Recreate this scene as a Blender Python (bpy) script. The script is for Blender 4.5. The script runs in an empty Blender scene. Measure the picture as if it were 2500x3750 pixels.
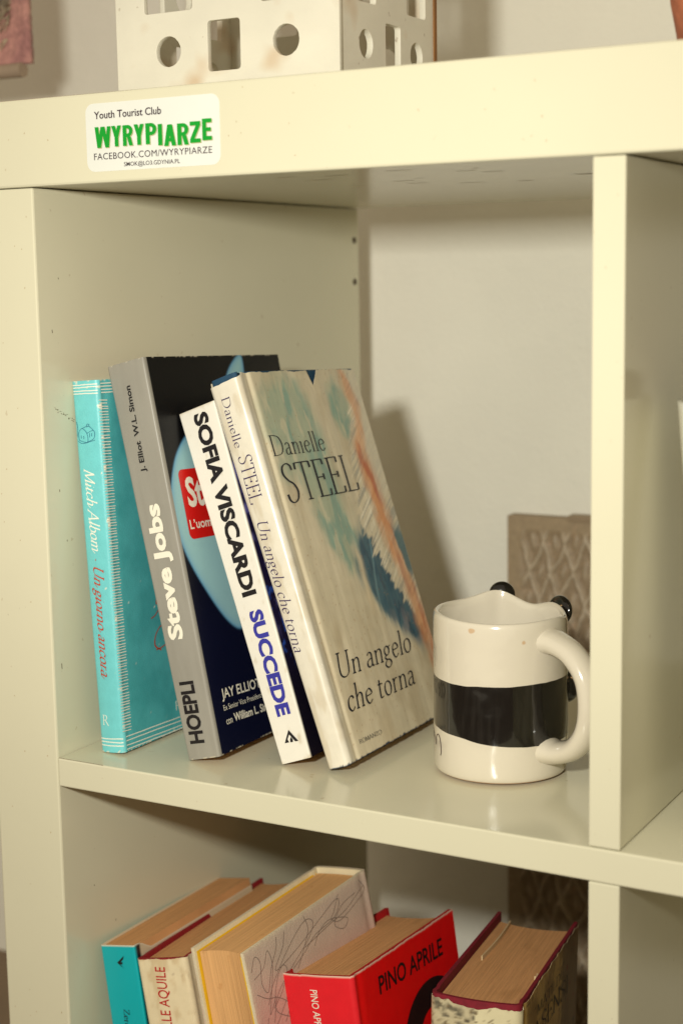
import bpy, bmesh, math, random
import numpy as np
from mathutils import Matrix, Vector
random.seed(7); RNG = np.random.default_rng(11)
SC = bpy.context.scene; COL = SC.collection
# ------------------------------------------------------------------ camera, world, light, exposure
def cam_axes(yaw, pitch, roll):
    cy, sy, cp, sp = math.cos(yaw), math.sin(yaw), math.cos(pitch), math.sin(pitch)
    f = np.array([-sy*cp, cy*cp, sp]); r = np.array([cy, sy, 0.0]); u = np.cross(r, f)
    cr, sr = math.cos(roll), math.sin(roll)
    return cr*r+sr*u, -sr*r+cr*u, f
cd = bpy.data.cameras.new('camera'); cam = bpy.data.objects.new('camera', cd); COL.objects.link(cam)
r_, u_, f_ = cam_axes(.5122, -.1457, -.0170)
cam.matrix_world = Matrix([[r_[i], u_[i], -f_[i], (.5974, -.7097, .2800)[i]] for i in range(3)] + [[0, 0, 0, 1]])
cd.sensor_fit = 'VERTICAL'; cd.sensor_height = 36; cd.sensor_width = 24; cd.lens = 5754.5/3750*36
cd.clip_start = .01; cd.clip_end = 50
cd.dof.use_dof = True; cd.dof.focus_distance = .905; cd.dof.aperture_fstop = 6.4
SC.camera = cam
W = bpy.data.worlds.new('World'); SC.world = W; W.use_nodes = True
bg = W.node_tree.nodes['Background']; bg.inputs[0].default_value = (1.0, .845, .61, 1); bg.inputs[1].default_value = .46
ld = bpy.data.lights.new('flash', 'AREA'); ld.shape = 'RECTANGLE'; ld.size = .055; ld.size_y = .045
ld.energy = 4.25; ld.spread = math.radians(130); ld.color = (.99, .968, .862)
flash = bpy.data.objects.new('flash', ld); COL.objects.link(flash); flash.location = (.437, -.71, .369)
flash.rotation_euler = (Vector((-.05, .2, .12)) - flash.location).to_track_quat('-Z', 'Y').to_euler()
SC.view_settings.view_transform = 'Standard'; SC.view_settings.look = 'None'
SC.view_settings.exposure = 0; SC.view_settings.gamma = 1; SC.view_settings.use_curve_mapping = False

# ------------------------------------------------------------------ helpers
def lin(*c):
    c = np.array(c, float)/255
    return np.where(c <= .04045, c/12.92, ((c+.055)/1.055)**2.4)
def L4(*c): return tuple(lin(*c)) + (1,)
MATS = {}
def mat(name, col=(200, 200, 200), rough=.5, spec=.5, coat=0, coatr=.1, attr=False, vary=.06, vscale=30, bump=0, bscale=200,
        bstretch=(1, 1, 1), vstretch=None, specks=None, sheen=0, bump2=0, b2scale=40):
    if name in MATS: return MATS[name]
    m = bpy.data.materials.new(name); m.use_nodes = True; n = m.node_tree.nodes; l = m.node_tree.links
    b = n['Principled BSDF']; b.inputs['Roughness'].default_value = rough
    b.inputs['Specular IOR Level'].default_value = spec; b.inputs['Coat Weight'].default_value = coat
    b.inputs['Coat Roughness'].default_value = coatr
    if sheen: b.inputs['Sheen Weight'].default_value = sheen
    tc = n.new('ShaderNodeTexCoord'); mp = n.new('ShaderNodeMapping'); l.new(tc.outputs['Object'], mp.inputs[0])
    if attr:
        a = n.new('ShaderNodeAttribute'); a.attribute_name = 'Col'; src = a.outputs['Color']
    else:
        a = n.new('ShaderNodeRGB'); a.outputs[0].default_value = L4(*col); src = a.outputs[0]
    nz = n.new('ShaderNodeTexNoise'); nz.inputs['Scale'].default_value = vscale; nz.inputs['Detail'].default_value = 5
    if vstretch:
        mv = n.new('ShaderNodeMapping'); mv.inputs['Scale'].default_value = vstretch; l.new(tc.outputs['Object'], mv.inputs[0]); l.new(mv.outputs[0], nz.inputs['Vector'])
    else: l.new(mp.outputs[0], nz.inputs['Vector'])
    mr = n.new('ShaderNodeMapRange'); mr.inputs[1].default_value = .3; mr.inputs[2].default_value = .7
    mr.inputs[3].default_value = 1-vary; mr.inputs[4].default_value = 1+vary; l.new(nz.outputs[0], mr.inputs[0])
    mx = n.new('ShaderNodeMix'); mx.data_type = 'RGBA'; mx.blend_type = 'MULTIPLY'; mx.inputs[0].default_value = 1
    l.new(src, mx.inputs[6]); l.new(mr.outputs[0], mx.inputs[7]); out = mx.outputs[2]
    for (sc, lo, hi, scol, amt) in (specks or []):
        s = n.new('ShaderNodeTexNoise'); s.inputs['Scale'].default_value = sc; s.inputs['Detail'].default_value = 2
        l.new(mp.outputs[0], s.inputs['Vector'])
        r = n.new('ShaderNodeMapRange'); r.inputs[1].default_value = lo; r.inputs[2].default_value = hi
        r.inputs[3].default_value = 0; r.inputs[4].default_value = amt; l.new(s.outputs[0], r.inputs[0])
        k = n.new('ShaderNodeMix'); k.data_type = 'RGBA'; l.new(r.outputs[0], k.inputs[0]); l.new(out, k.inputs[6])
        k.inputs[7].default_value = L4(*scol); out = k.outputs[2]
    l.new(out, b.inputs['Base Color'])
    nrm = None
    for (amt, sc, st) in ((bump, bscale, bstretch), (bump2, b2scale, (1, 1, 1))):
        if not amt: continue
        mp2 = n.new('ShaderNodeMapping'); mp2.inputs['Scale'].default_value = st; l.new(tc.outputs['Object'], mp2.inputs[0])
        z = n.new('ShaderNodeTexNoise'); z.inputs['Scale'].default_value = sc; z.inputs['Detail'].default_value = 4
        l.new(mp2.outputs[0], z.inputs['Vector'])
        bp = n.new('ShaderNodeBump'); bp.inputs['Strength'].default_value = 1; bp.inputs['Distance'].default_value = amt
        l.new(z.outputs[0], bp.inputs['Height'])
        if nrm is not None: l.new(nrm, bp.inputs['Normal'])
        nrm = bp.outputs[0]
    if nrm is not None: l.new(nrm, b.inputs['Normal'])
    MATS[name] = m; return m

def mesh_obj(name, verts, faces, material, parent=None, smooth=False, cols=None):
    me = bpy.data.meshes.new(name); me.from_pydata([tuple(map(float, v)) for v in verts], [], faces)
    if cols is not None:
        at = me.color_attributes.new('Col', 'FLOAT_COLOR', 'POINT')
        c4 = np.ones((len(verts), 4), np.float32); c4[:, :3] = cols
        at.data.foreach_set('color', c4.ravel())
    if smooth: me.polygons.foreach_set('use_smooth', [True]*len(me.polygons))
    me.update(); me.materials.append(material)
    o = bpy.data.objects.new(name, me); COL.objects.link(o); o.parent = parent
    return o
def from_bm(name, bm, material, parent=None, smooth=False):
    me = bpy.data.meshes.new(name); bm.to_mesh(me); bm.free(); me.materials.append(material)
    if smooth: me.polygons.foreach_set('use_smooth', [True]*len(me.polygons))
    o = bpy.data.objects.new(name, me); COL.objects.link(o); o.parent = parent
    return o
def box(name, lo, hi, material, parent=None, bev=.0008, seg=2):
    bm = bmesh.new(); bmesh.ops.create_cube(bm, size=1)
    lo, hi = Vector(lo), Vector(hi)
    for v in bm.verts: v.co = Vector(((lo[i]+hi[i])/2 + v.co[i]*(hi[i]-lo[i]) for i in range(3)))
    if bev: bmesh.ops.bevel(bm, geom=bm.edges[:], offset=bev, segments=seg, profile=.5, affect='EDGES')
    return from_bm(name, bm, material, parent)
def empty(name, loc, label, cat, group=None, M=None):
    o = bpy.data.objects.new(name, None); COL.objects.link(o); o.empty_display_size = .02
    if M is not None: o.matrix_world = M
    else: o.location = loc
    o['label'] = label; o['category'] = cat
    if group: o['group'] = group
    return o
# value noise
def vnoise(x, y, seed=0):
    xi, yi = np.floor(x).astype(int), np.floor(y).astype(int); xf, yf = x-xi, y-yi
    def h(i, j):
        n = (i*374761393 + j*668265263 + seed*1442695041) & 0xffffffff
        n = ((n ^ (n >> 13))*1274126177) & 0xffffffff
        return ((n ^ (n >> 16)) & 0xffff)/65535.0
    u, v = xf*xf*(3-2*xf), yf*yf*(3-2*yf)
    return (h(xi, yi)*(1-u)+h(xi+1, yi)*u)*(1-v) + (h(xi, yi+1)*(1-u)+h(xi+1, yi+1)*u)*v
def fbm(x, y, seed=0, o=4):
    s = 0; a = .5
    for k in range(o): s = s + a*vnoise(x*2**k, y*2**k, seed+k*17); a *= .5
    return s/(1-.5**o)
def sstep(a, b, x):
    t = np.clip((x-a)/(b-a), 0, 1); return t*t*(3-2*t)
def mixc(c, d, m): return c*(1-m[..., None]) + np.asarray(d)*m[..., None]

def block(ch):
    q = []
    def R(x0, x1, y0, y1): q.append([(x0, y0), (x1, y0), (x1, y1), (x0, y1)])
    def D(xa, xb, ya, yb, w): q.append([(xa, ya), (xa+w, ya), (xb+w, yb), (xb, yb)])
    def bowl(y0, y1, x1, w, h):
        o = []; i = []; cy = (y0+y1)/2; ry = (y1-y0)/2
        for k in range(13):
            a = math.pi/2-math.pi*k/12; o.append((.52+(x1-.52)*math.cos(a), cy+ry*math.sin(a))); i.append((.52+(x1-w-.52)*math.cos(a), cy+(ry-h)*math.sin(a)))
        o = [(.3, y1)]+o+[(.3, y0)]; i = [(.3, y1-h)]+i+[(.3, y0+h)]
        for k in range(len(o)-1): q.append([o[k], o[k+1], i[k+1], i[k]])
    if ch == 'I': R(0, 1, 0, 1)
    elif ch == 'E': R(0, .42, 0, 1); R(.40, 1, 0, .19); R(.40, .9, .41, .59); R(.40, .98, .81, 1)
    elif ch == 'Z': R(0, .98, .81, 1); R(0, 1, 0, .19); D(0, .58, .17, .83, .42)
    elif ch == 'Y': D(.31, 0, .42, 1, .38); D(.31, .62, .42, 1, .38); R(.31, .69, 0, .44)
    elif ch == 'W': D(.13, 0, 0, 1, .23); D(.13, .37, 0, 1, .23); D(.63, .39, 0, 1, .23); D(.63, .77, 0, 1, .23)
    elif ch == 'A': D(0, .30, 0, 1, .36); D(.64, .34, 0, 1, .36); R(.25, .75, .2, .37)
    elif ch in 'PR':
        R(0, .38, 0, 1); bowl(.42, 1, 1, .36, .17)
        if ch == 'R': D(.62, .42, 0, .44, .38)
    V = []; F = []
    for k, p in enumerate(q):
        n0 = len(V); V += [(x, y, k % 6) for x, y in p]; F.append(tuple(range(n0, n0+len(p))))
    return np.array(V, float), F
# ---- flat lettering: sans from the built-in font, serif / script from pen strokes
_tc = {}
def sans(txt, bold=0.0, spacing=1.0):
    key = (txt, bold, spacing)
    if key in _tc: return _tc[key]
    cu = bpy.data.curves.new('txt', 'FONT'); cu.body = txt; cu.offset = bold; cu.space_character = spacing
    cu.resolution_u = 3; cu.fill_mode = 'FRONT'
    o = bpy.data.objects.new('txt', cu); COL.objects.link(o)
    dg = bpy.context.evaluated_depsgraph_get(); dg.update()
    me = bpy.data.meshes.new_from_object(o.evaluated_get(dg))
    V = np.array([v.co[:2] for v in me.vertices]); F = [tuple(p.vertices) for p in me.polygons]
    bpy.data.objects.remove(o); bpy.data.curves.remove(cu); bpy.data.meshes.remove(me)
    x0, x1 = V[:, 0].min(), V[:, 0].max(); V[:, 0] = (V[:, 0]-x0)/(x1-x0)
    _tc[key] = (V, F); return _tc[key]
_caph = {}
def sans_cap(bold):
    if bold not in _caph:
        V, F = sans('H', bold); _caph[bold] = (V[:, 1].min(), V[:, 1].max())
    return _caph[bold]
def cr(pts, n=7):       # catmull-rom
    P = np.array(pts, float)
    if len(P) == 2: return np.array([P[0]+(P[1]-P[0])*t for t in np.linspace(0, 1, 3)])
    Q = np.vstack([2*P[0]-P[1], P, 2*P[-1]-P[-2]]); out = []
    for i in range(1, len(Q)-2):
        for t in np.linspace(0, 1, n, endpoint=False):
            a, b, c, d = Q[i-1], Q[i], Q[i+1], Q[i+2]
            out.append(.5*((2*b)+(c-a)*t+(2*a-5*b+4*c-d)*t*t+(3*b-a-3*c+d)*t**3))
    out.append(P[-1]); return np.array(out)
def ribbon(pts, thick, thin, ang):
    P = np.asarray(pts); T = np.gradient(P, axis=0); T /= (np.linalg.norm(T, axis=1)[:, None]+1e-9)
    N = np.stack([-T[:, 1], T[:, 0]], 1); nib = np.array([math.cos(ang), math.sin(ang)])
    w = np.sqrt((thick*(N@nib))**2 + (thin*(N@np.array([-nib[1], nib[0]])))**2)/2
    V = np.vstack([P+N*w[:, None], P-N*w[:, None]]); n = len(P)
    return V, [(i, n+i, n+i+1, i+1) for i in range(n-1)]
def sf(x, y, w=.2): return [(x-w/2, y), (x+w/2, y)]
# glyphs: (advance, [strokes]); cap height 1, x-height .58
G = {
 'A': (.86, [[(.08, .0), (.43, 1.0)], [(.41, 1.0), (.76, .0)], [(.2, .34), (.62, .34)], sf(.08, 0), sf(.76, 0)]),
 'D': (.92, [[(.16, 0), (.16, 1)], [(.06, .985), (.35, .985), (.68, .88), (.82, .5), (.68, .12), (.35, .015), (.06, .015)]]),
 'E': (.68, [[(.16, 0), (.16, 1)], [(.06, .985), (.56, .985)], [(.16, .52), (.48, .52)], [(.06, .015), (.62, .015)], [(.56, .985), (.57, .84)], [(.62, .015), (.64, .18)], [(.48, .6), (.48, .44)]]),
 'I': (.34, [[(.17, 0), (.17, 1)], sf(.17, .985, .24), sf(.17, .015, .24)]),
 'L': (.64, [[(.16, 0), (.16, 1)], sf(.16, .985, .22), [(.06, .015), (.58, .015)], [(.58, .015), (.61, .2)]]),
 'M': (1.05, [[(.14, 0), (.18, 1)], [(.18, 1), (.52, .05)], [(.52, .05), (.86, 1)], [(.86, 1), (.91, 0)], sf(.14, .01), sf(.91, .01)]),
 'N': (.92, [[(.16, 0), (.16, 1)], [(.14, 1), (.76, 0)], [(.77, 0), (.77, 1)], sf(.16, .01), sf(.77, .985)]),
 'O': (.98, [[(.49, 1.0), (.22, .9), (.09, .5), (.22, .1), (.49, 0), (.76, .1), (.89, .5), (.76, .9), (.49, 1.0)]]),
 'R': (.8, [[(.16, 0), (.16, 1)], [(.06, .985), (.36, .985), (.56, .88), (.58, .7), (.46, .54), (.16, .5)], [(.36, .52), (.78, -.02)], sf(.16, .01)]),
 'S': (.66, [[(.54, .82), (.5, .94), (.34, 1.0), (.16, .92), (.12, .74), (.26, .58), (.46, .46), (.56, .28), (.48, .08), (.28, -.005), (.12, .06), (.08, .22)]]),
 'T': (.76, [[(.38, 0), (.38, .985)], [(.06, .985), (.7, .985)], [(.06, .985), (.04, .82)], [(.7, .985), (.72, .82)], sf(.38, .01, .24)]),
 'U': (.88, [[(.16, 1), (.16, .35), (.24, .08), (.46, -.005), (.66, .1), (.72, .35), (.72, 1)], sf(.16, .985, .22), sf(.72, .985, .2)]),
 'Z': (.74, [[(.1, .985), (.62, .985)], [(.62, .985), (.08, .015)], [(.08, .015), (.66, .015)], [(.1, .985), (.08, .84)], [(.66, .015), (.68, .16)]]),
 'a': (.54, [[(.12, .48), (.22, .575), (.34, .55), (.39, .44), (.39, .1), (.43, .01), (.52, .04)], [(.39, .34), (.2, .29), (.1, .18), (.12, .05), (.22, 0), (.32, .05), (.39, .13)]]),
 'b': (.58, [[(.14, 1.02), (.14, .02)], [(.14, .42), (.24, .56), (.38, .56), (.49, .42), (.49, .16), (.38, .01), (.24, .0), (.14, .1)]]),
 'c': (.5, [[(.43, .46), (.36, .56), (.22, .56), (.1, .42), (.1, .16), (.22, .01), (.34, .01), (.45, .12)]]),
 'e': (.52, [[(.1, .31), (.43, .36), (.41, .5), (.28, .58), (.13, .47), (.09, .25), (.17, .05), (.3, 0), (.45, .12)]]),
 'g': (.54, [[(.38, .5), (.27, .57), (.15, .52), (.1, .38), (.16, .24), (.27, .21), (.37, .28), (.4, .42), (.36, .52)], [(.36, .52), (.5, .57)], [(.17, .23), (.1, .12), (.18, .05), (.38, 0), (.46, -.13), (.36, -.27), (.18, -.28), (.07, -.17), (.12, -.04), (.22, .03)]]),
 'h': (.6, [[(.14, 1.02), (.14, 0)], [(.14, .4), (.26, .55), (.38, .56), (.46, .44), (.46, 0)], sf(.14, .01, .18), sf(.46, .01, .18), [(.05, .98), (.14, 1.02)]]),
 'i': (.29, [[(.15, .57), (.15, 0)], [(.06, .53), (.15, .575)], sf(.15, .01, .18), [(.135, .82), (.175, .82)]]),
 'l': (.29, [[(.15, 1.02), (.15, 0)], [(.06, .98), (.15, 1.02)], sf(.15, .01, .18)]),
 'm': (.9, [[(.14, .57), (.14, 0)], [(.05, .53), (.14, .575)], [(.14, .42), (.25, .55), (.36, .56), (.44, .44), (.44, 0)], [(.44, .42), (.56, .55), (.67, .56), (.75, .44), (.75, 0)], sf(.14, .01, .18), sf(.44, .01, .16), sf(.75, .01, .18)]),
 'n': (.6, [[(.14, .57), (.14, 0)], [(.05, .53), (.14, .575)], [(.14, .42), (.26, .55), (.38, .56), (.46, .44), (.46, 0)], sf(.14, .01, .18), sf(.46, .01, .18)]),
 'o': (.58, [[(.29, .575), (.15, .5), (.09, .29), (.15, .07), (.29, 0), (.43, .07), (.49, .29), (.43, .5), (.29, .575)]]),
 'r': (.42, [[(.14, .57), (.14, 0)], [(.05, .53), (.14, .575)], [(.14, .4), (.24, .54), (.36, .55)], sf(.14, .01, .2)]),
 't': (.38, [[(.16, .74), (.16, .1), (.22, .01), (.35, .05)], [(.05, .565), (.34, .565)]]),
 'u': (.6, [[(.13, .57), (.13, .15), (.22, .02), (.34, .02), (.45, .16)], [(.45, .57), (.45, 0)], [(.05, .55), (.13, .575)], [(.37, .55), (.45, .575)], [(.45, .01), (.53, .01)]]),
 ' ': (.3, []), '.': (.25, [[(.09, .03), (.15, .03)]]), '-': (.3, [[(.08, .3), (.22, .3)]]),
}
def pen(txt, thick=.1, thin=.03, ang=.25, shear=0.0, join=False):
    V = []; F = []; x = 0; k = 0
    for ch in txt:
        adv, st = G[ch]
        for s in st:
            straight = len(s) == 2
            P = np.array(s, float); P[:, 0] += x
            rv, rf = ribbon(cr(P, 6 if not straight else 2), thick, thin, ang)
            n0 = sum(map(len, V)); V.append(np.column_stack([rv, np.full(len(rv), k % 5)])); F += [tuple(i+n0 for i in f) for f in rf]; k += 1
        if join and ch not in ' .-':
            rv, rf = ribbon(cr([(x+adv-.14, .06), (x+adv, .1), (x+adv+.12, .3)], 4), thin*1.4, thin, ang)
            n0 = sum(map(len, V)); V.append(np.column_stack([rv, np.full(len(rv), k % 5)])); F += [tuple(i+n0 for i in f) for f in rf]; k += 1
        x += adv
    V = np.vstack(V); V[:, 0] += shear*V[:, 1]
    x0, x1 = V[:, 0].min(), V[:, 0].max(); V[:, 0] = (V[:, 0]-x0)/(x1-x0)
    return V, F
def place2d(V, start, end, cap, base=0., top=1.):
    s, e = np.array(start, float), np.array(end, float); u = e-s; Ln = np.linalg.norm(u); d = u/Ln
    v = np.array([-d[1], d[0]]); h = (V[:, 1]-base)/(top-base)*cap
    return s + V[:, :1]*u + h[:, None]*v

# ------------------------------------------------------------------ materials
M_SHELF = mat('cream_foil', (211, 206, 180), rough=.17, spec=.45, vary=.04, vscale=4, bump=.00012, bscale=26, bump2=.00002, b2scale=900,
              specks=[(150, .735, .76, (160, 132, 92), .32), (420, .76, .79, (130, 104, 72), .3)])
M_WALL = mat('wall_paint', (240, 237, 224), rough=.75, spec=.25, vary=.045, vscale=6, bump=.0007, bscale=60, bump2=.0004, b2scale=260)
M_FLOOR = mat('floor_tile', (120, 98, 74), rough=.5, vary=.15, vscale=6)
M_INK = mat('ink_black', (22, 19, 22), rough=.38, vary=.1)
M_PAGE = mat('page_paper', (206, 154, 104), rough=.9, spec=.1, vary=.15, vscale=60, vstretch=(18, .35, .35), bump=.0007, bscale=60, bstretch=(16, .4, .4),
             specks=[(45, .6, .8, (160, 116, 72), .3)])
M_PAGEF = mat('page_edge_smooth', (214, 166, 112), rough=.85, spec=.1, vary=.12, vscale=60, vstretch=(14, .3, .3), bump=.0005, bscale=60, bstretch=(16, .4, .4),
              specks=[(110, .66, .74, (178, 122, 66), .4)])

# ------------------------------------------------------------------ setting
Dd, Ht, To, Ti, Tv, CW, GAP = .3875, .3361, .0488, .0174, .0163, .335, .08
WALLY = Dd + GAP; ZL = -Ti - Ht; ZF = ZL - To
def structure(o): o['kind'] = 'structure'; return o
structure(box('wall', (-2.2, WALLY, ZF-.004), (2.6, WALLY+.08, 1.6), M_WALL, bev=0))
structure(box('floor', (-2.2, -1.6, ZF-.05), (2.6, WALLY-.0005, ZF), M_FLOOR, bev=0))

# ------------------------------------------------------------------ shelf unit
unit = empty('shelf_unit', (-To, 0, ZF), 'cream white cube shelf unit with thick outer frame holding books and a mug', 'shelf')
XR = CW*2 + Tv
U = lambda lo, hi: (tuple(np.array(lo)-np.array([-To, 0, ZF])), tuple(np.array(hi)-np.array([-To, 0, ZF])))
def ub(name, lo, hi, bev=.0009):
    a, b = U(lo, hi); return box(name, a, b, M_SHELF, unit, bev)
g = .0004
top = ub('top_panel', (-To, 0, Ht), (XR+To, Dd, Ht+To), .0014)
side = ub('side_panel', (-To, .0006, ZL), (0, Dd, Ht-g), .0012)
ub('side_panel', (XR, .0006, ZL), (XR+To, Dd, Ht-g), .0012)
ub('bottom_panel', (-To, 0, ZF), (XR+To, Dd, ZL-g), .0012)
mid = ub('middle_shelf', (g, .0003, -Ti), (XR-g, Dd, 0), .0009)
ub('divider', (CW, .0010, g), (CW+Tv, Dd, Ht-g), .0009)
ub('divider', (CW, .0010, ZL), (CW+Tv, Dd, -Ti-g), .0009)
M_HOLE = mat('hole_dark', (70, 56, 40), rough=.9)
def uoff(P): return np.array(P) - np.array([-To, 0, ZF])
for (y, z) in ((.380, .3115), (.380, .2795)):
    bm = bmesh.new(); bmesh.ops.create_cone(bm, cap_ends=True, segments=14, radius1=.0026, radius2=.0023, depth=.0008)
    bmesh.ops.rotate(bm, verts=bm.verts, matrix=Matrix.Rotation(math.pi/2, 3, 'Y'))
    bmesh.ops.translate(bm, verts=bm.verts, vec=Vector(uoff((.0002, y, z))))
    from_bm('pin_hole', bm, M_HOLE, unit)
# small scuffs and scratches on the foil (real marks, thin films)
def marks(name, strokes, fn, material, parent, w):
    V = []; F = []
    for s in strokes:
        rv, rf = ribbon(cr(s, 4), w, w*.6, .3); n0 = len(V); V += [fn(p, q) for p, q in rv]; F += [tuple(i+n0 for i in f) for f in rf]
    o = mesh_obj(name, V, F, material, parent); o['kind'] = 'stuff'; return o
M_SCUFF = mat('scuff_mark', (92, 80, 58), rough=.8)
st = []
for k in range(26):
    t = k/25; y, z = .012+.017*t+RNG.normal(0, .0004), .2087-.008*t+RNG.normal(0, .0006)
    if RNG.random() < .75: st.append([(y, z), (y+RNG.uniform(.0003, .001), z-RNG.uniform(0, .0006))])
for (y, z, l) in ((.008, .0565, .0035), (.013, .161, .0015), (.0125, .255, .002), (.02, .285, .001), (.018, .13, .001), (.03, -.09, .001), (.05, -.12, .0012)):
    st.append([(y, z), (y+.0003, z-l)])
marks('scuff_mark', st, lambda p, q: uoff((.00015, p, q)), M_SCUFF, unit, .00055)
M_EDGE = mat('worn_edge_brown', (120, 84, 50), rough=.9)
marks('edge_wear', [[(.0006, .00085), (.008, .0007), (.02, .00075), (.034, .0006)]], lambda p, q: uoff((p, q, .00012)), M_EDGE, unit, .0007)
st = [[(RNG.uniform(.12, .32), RNG.uniform(.02, .16))] for k in range(16)]
st = [[a[0], (a[0][0]+RNG.uniform(.002, .018), a[0][1]+RNG.uniform(-.001, .001))] for a in st]
marks('stain', st, lambda p, q: uoff((p, q, Ht-.00015)), mat('stain_brown', (176, 152, 112), rough=.7), unit, .0022)
st = [[(RNG.uniform(-.04, .36), RNG.uniform(Ht+.003, Ht+To-.003))] for k in range(22)] + [[(RNG.uniform(-.046, -.004), RNG.uniform(-.26, .32))] for k in range(24)]
st = [[a[0], (a[0][0]+RNG.uniform(-.0005, .0005), a[0][1]+RNG.uniform(.0003, .0009))] for a in st]
marks('speck', st, lambda p, q: uoff((p, -.00012 if q > Ht else .00048, q)), mat('speck_brown', (168, 142, 98), rough=.8), unit, .0005)
# sticker
stick = None
def sticker():
    x0, x1, z0, z1, r = .0407, .1291, .3423, .3790, .0052
    pts = []
    for (cx, cz, a0) in ((x1-r, z1-r, 0), (x0+r, z1-r, 90), (x0+r, z0+r, 180), (x1-r, z0+r, 270)):
        for k in range(9):
            a = math.radians(a0+90*k/8); pts.append((cx+r*math.cos(a), cz+r*math.sin(a)))
    bm = bmesh.new(); vs = [bm.verts.new(uoff((x, -.00018, z))) for x, z in pts]; f = bm.faces.new(vs[::-1])
    ext = bmesh.ops.extrude_face_region(bm, geom=[f]); bmesh.ops.translate(bm, verts=[e for e in ext['geom'] if isinstance(e, bmesh.types.BMVert)], vec=(0, .0003, 0))
    bmesh.ops.recalc_face_normals(bm, faces=bm.faces)
    s = from_bm('sticker', bm, mat('sticker_vinyl', (220, 221, 213), rough=.3, coat=.3, vary=.02), unit)
    s['label'] = 'white rounded sticker with green and black lettering'
    def put(V, F, a, b, cap, m, off=.0004, base=0, tp=1):
        P = place2d(V, a, b, cap, base, tp)
        k = V[:, 2]*.00001 if V.shape[1] > 2 else np.zeros(len(V))
        mesh_obj('lettering', [uoff((p[0], -off-kk, p[1])) for p, kk in zip(P, k)], F, m, s)
    gk = mat('ink_plum', (48, 22, 40), rough=.4); gg = mat('ink_green', (0, 148, 40), rough=.35); gs = mat('ink_tan', (178, 176, 132), rough=.5)
    lo, hi = sans_cap(.014)
    V, F = sans('Youth Tourist Club', .014); put(V, F, (.0467, .3706), (.0919, .3706), .0040, gk, .0004, lo, hi)
    V, F = sans('FACEBOOK.COM/WYRYPIARZE', 0., 1.06); put(V, F, (.0457, .3486), (.1239, .3484), .0036, gk, .0004, lo, hi)
    V, F = sans('SMOK@LO3.GDYNIA.PL', .004); put(V, F, (.0660, .3443), (.1031, .3442), .0023, gk, .0004, lo, hi)
    segs = [('W', .0468, .0578, .3550, .0113), ('Y', .0582, .0648, .3552, .0111), ('R', .0658, .0725, .3552, .0110), ('Y', .0733, .0801, .3552, .0110),
            ('P', .0811, .0884, .3552, .0111), ('I', .0893, .0921, .3542, .0112), ('A', .0932, .1010, .3536, .0112), ('R', .1019, .1092, .3536, .0113),
            ('Z', .1101, .1169, .3543, .0111), ('E', .1180, .1241, .3552, .0112)]
    for ch, a, b, z, h in segs:
        V, F = block(ch); put(V, F, (a+.0005, z-.0004), (b+.0005, z-.0004), h, gs, .00030); put(V, F, (a, z), (b, z), h, gg, .0004)
sticker()

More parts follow.
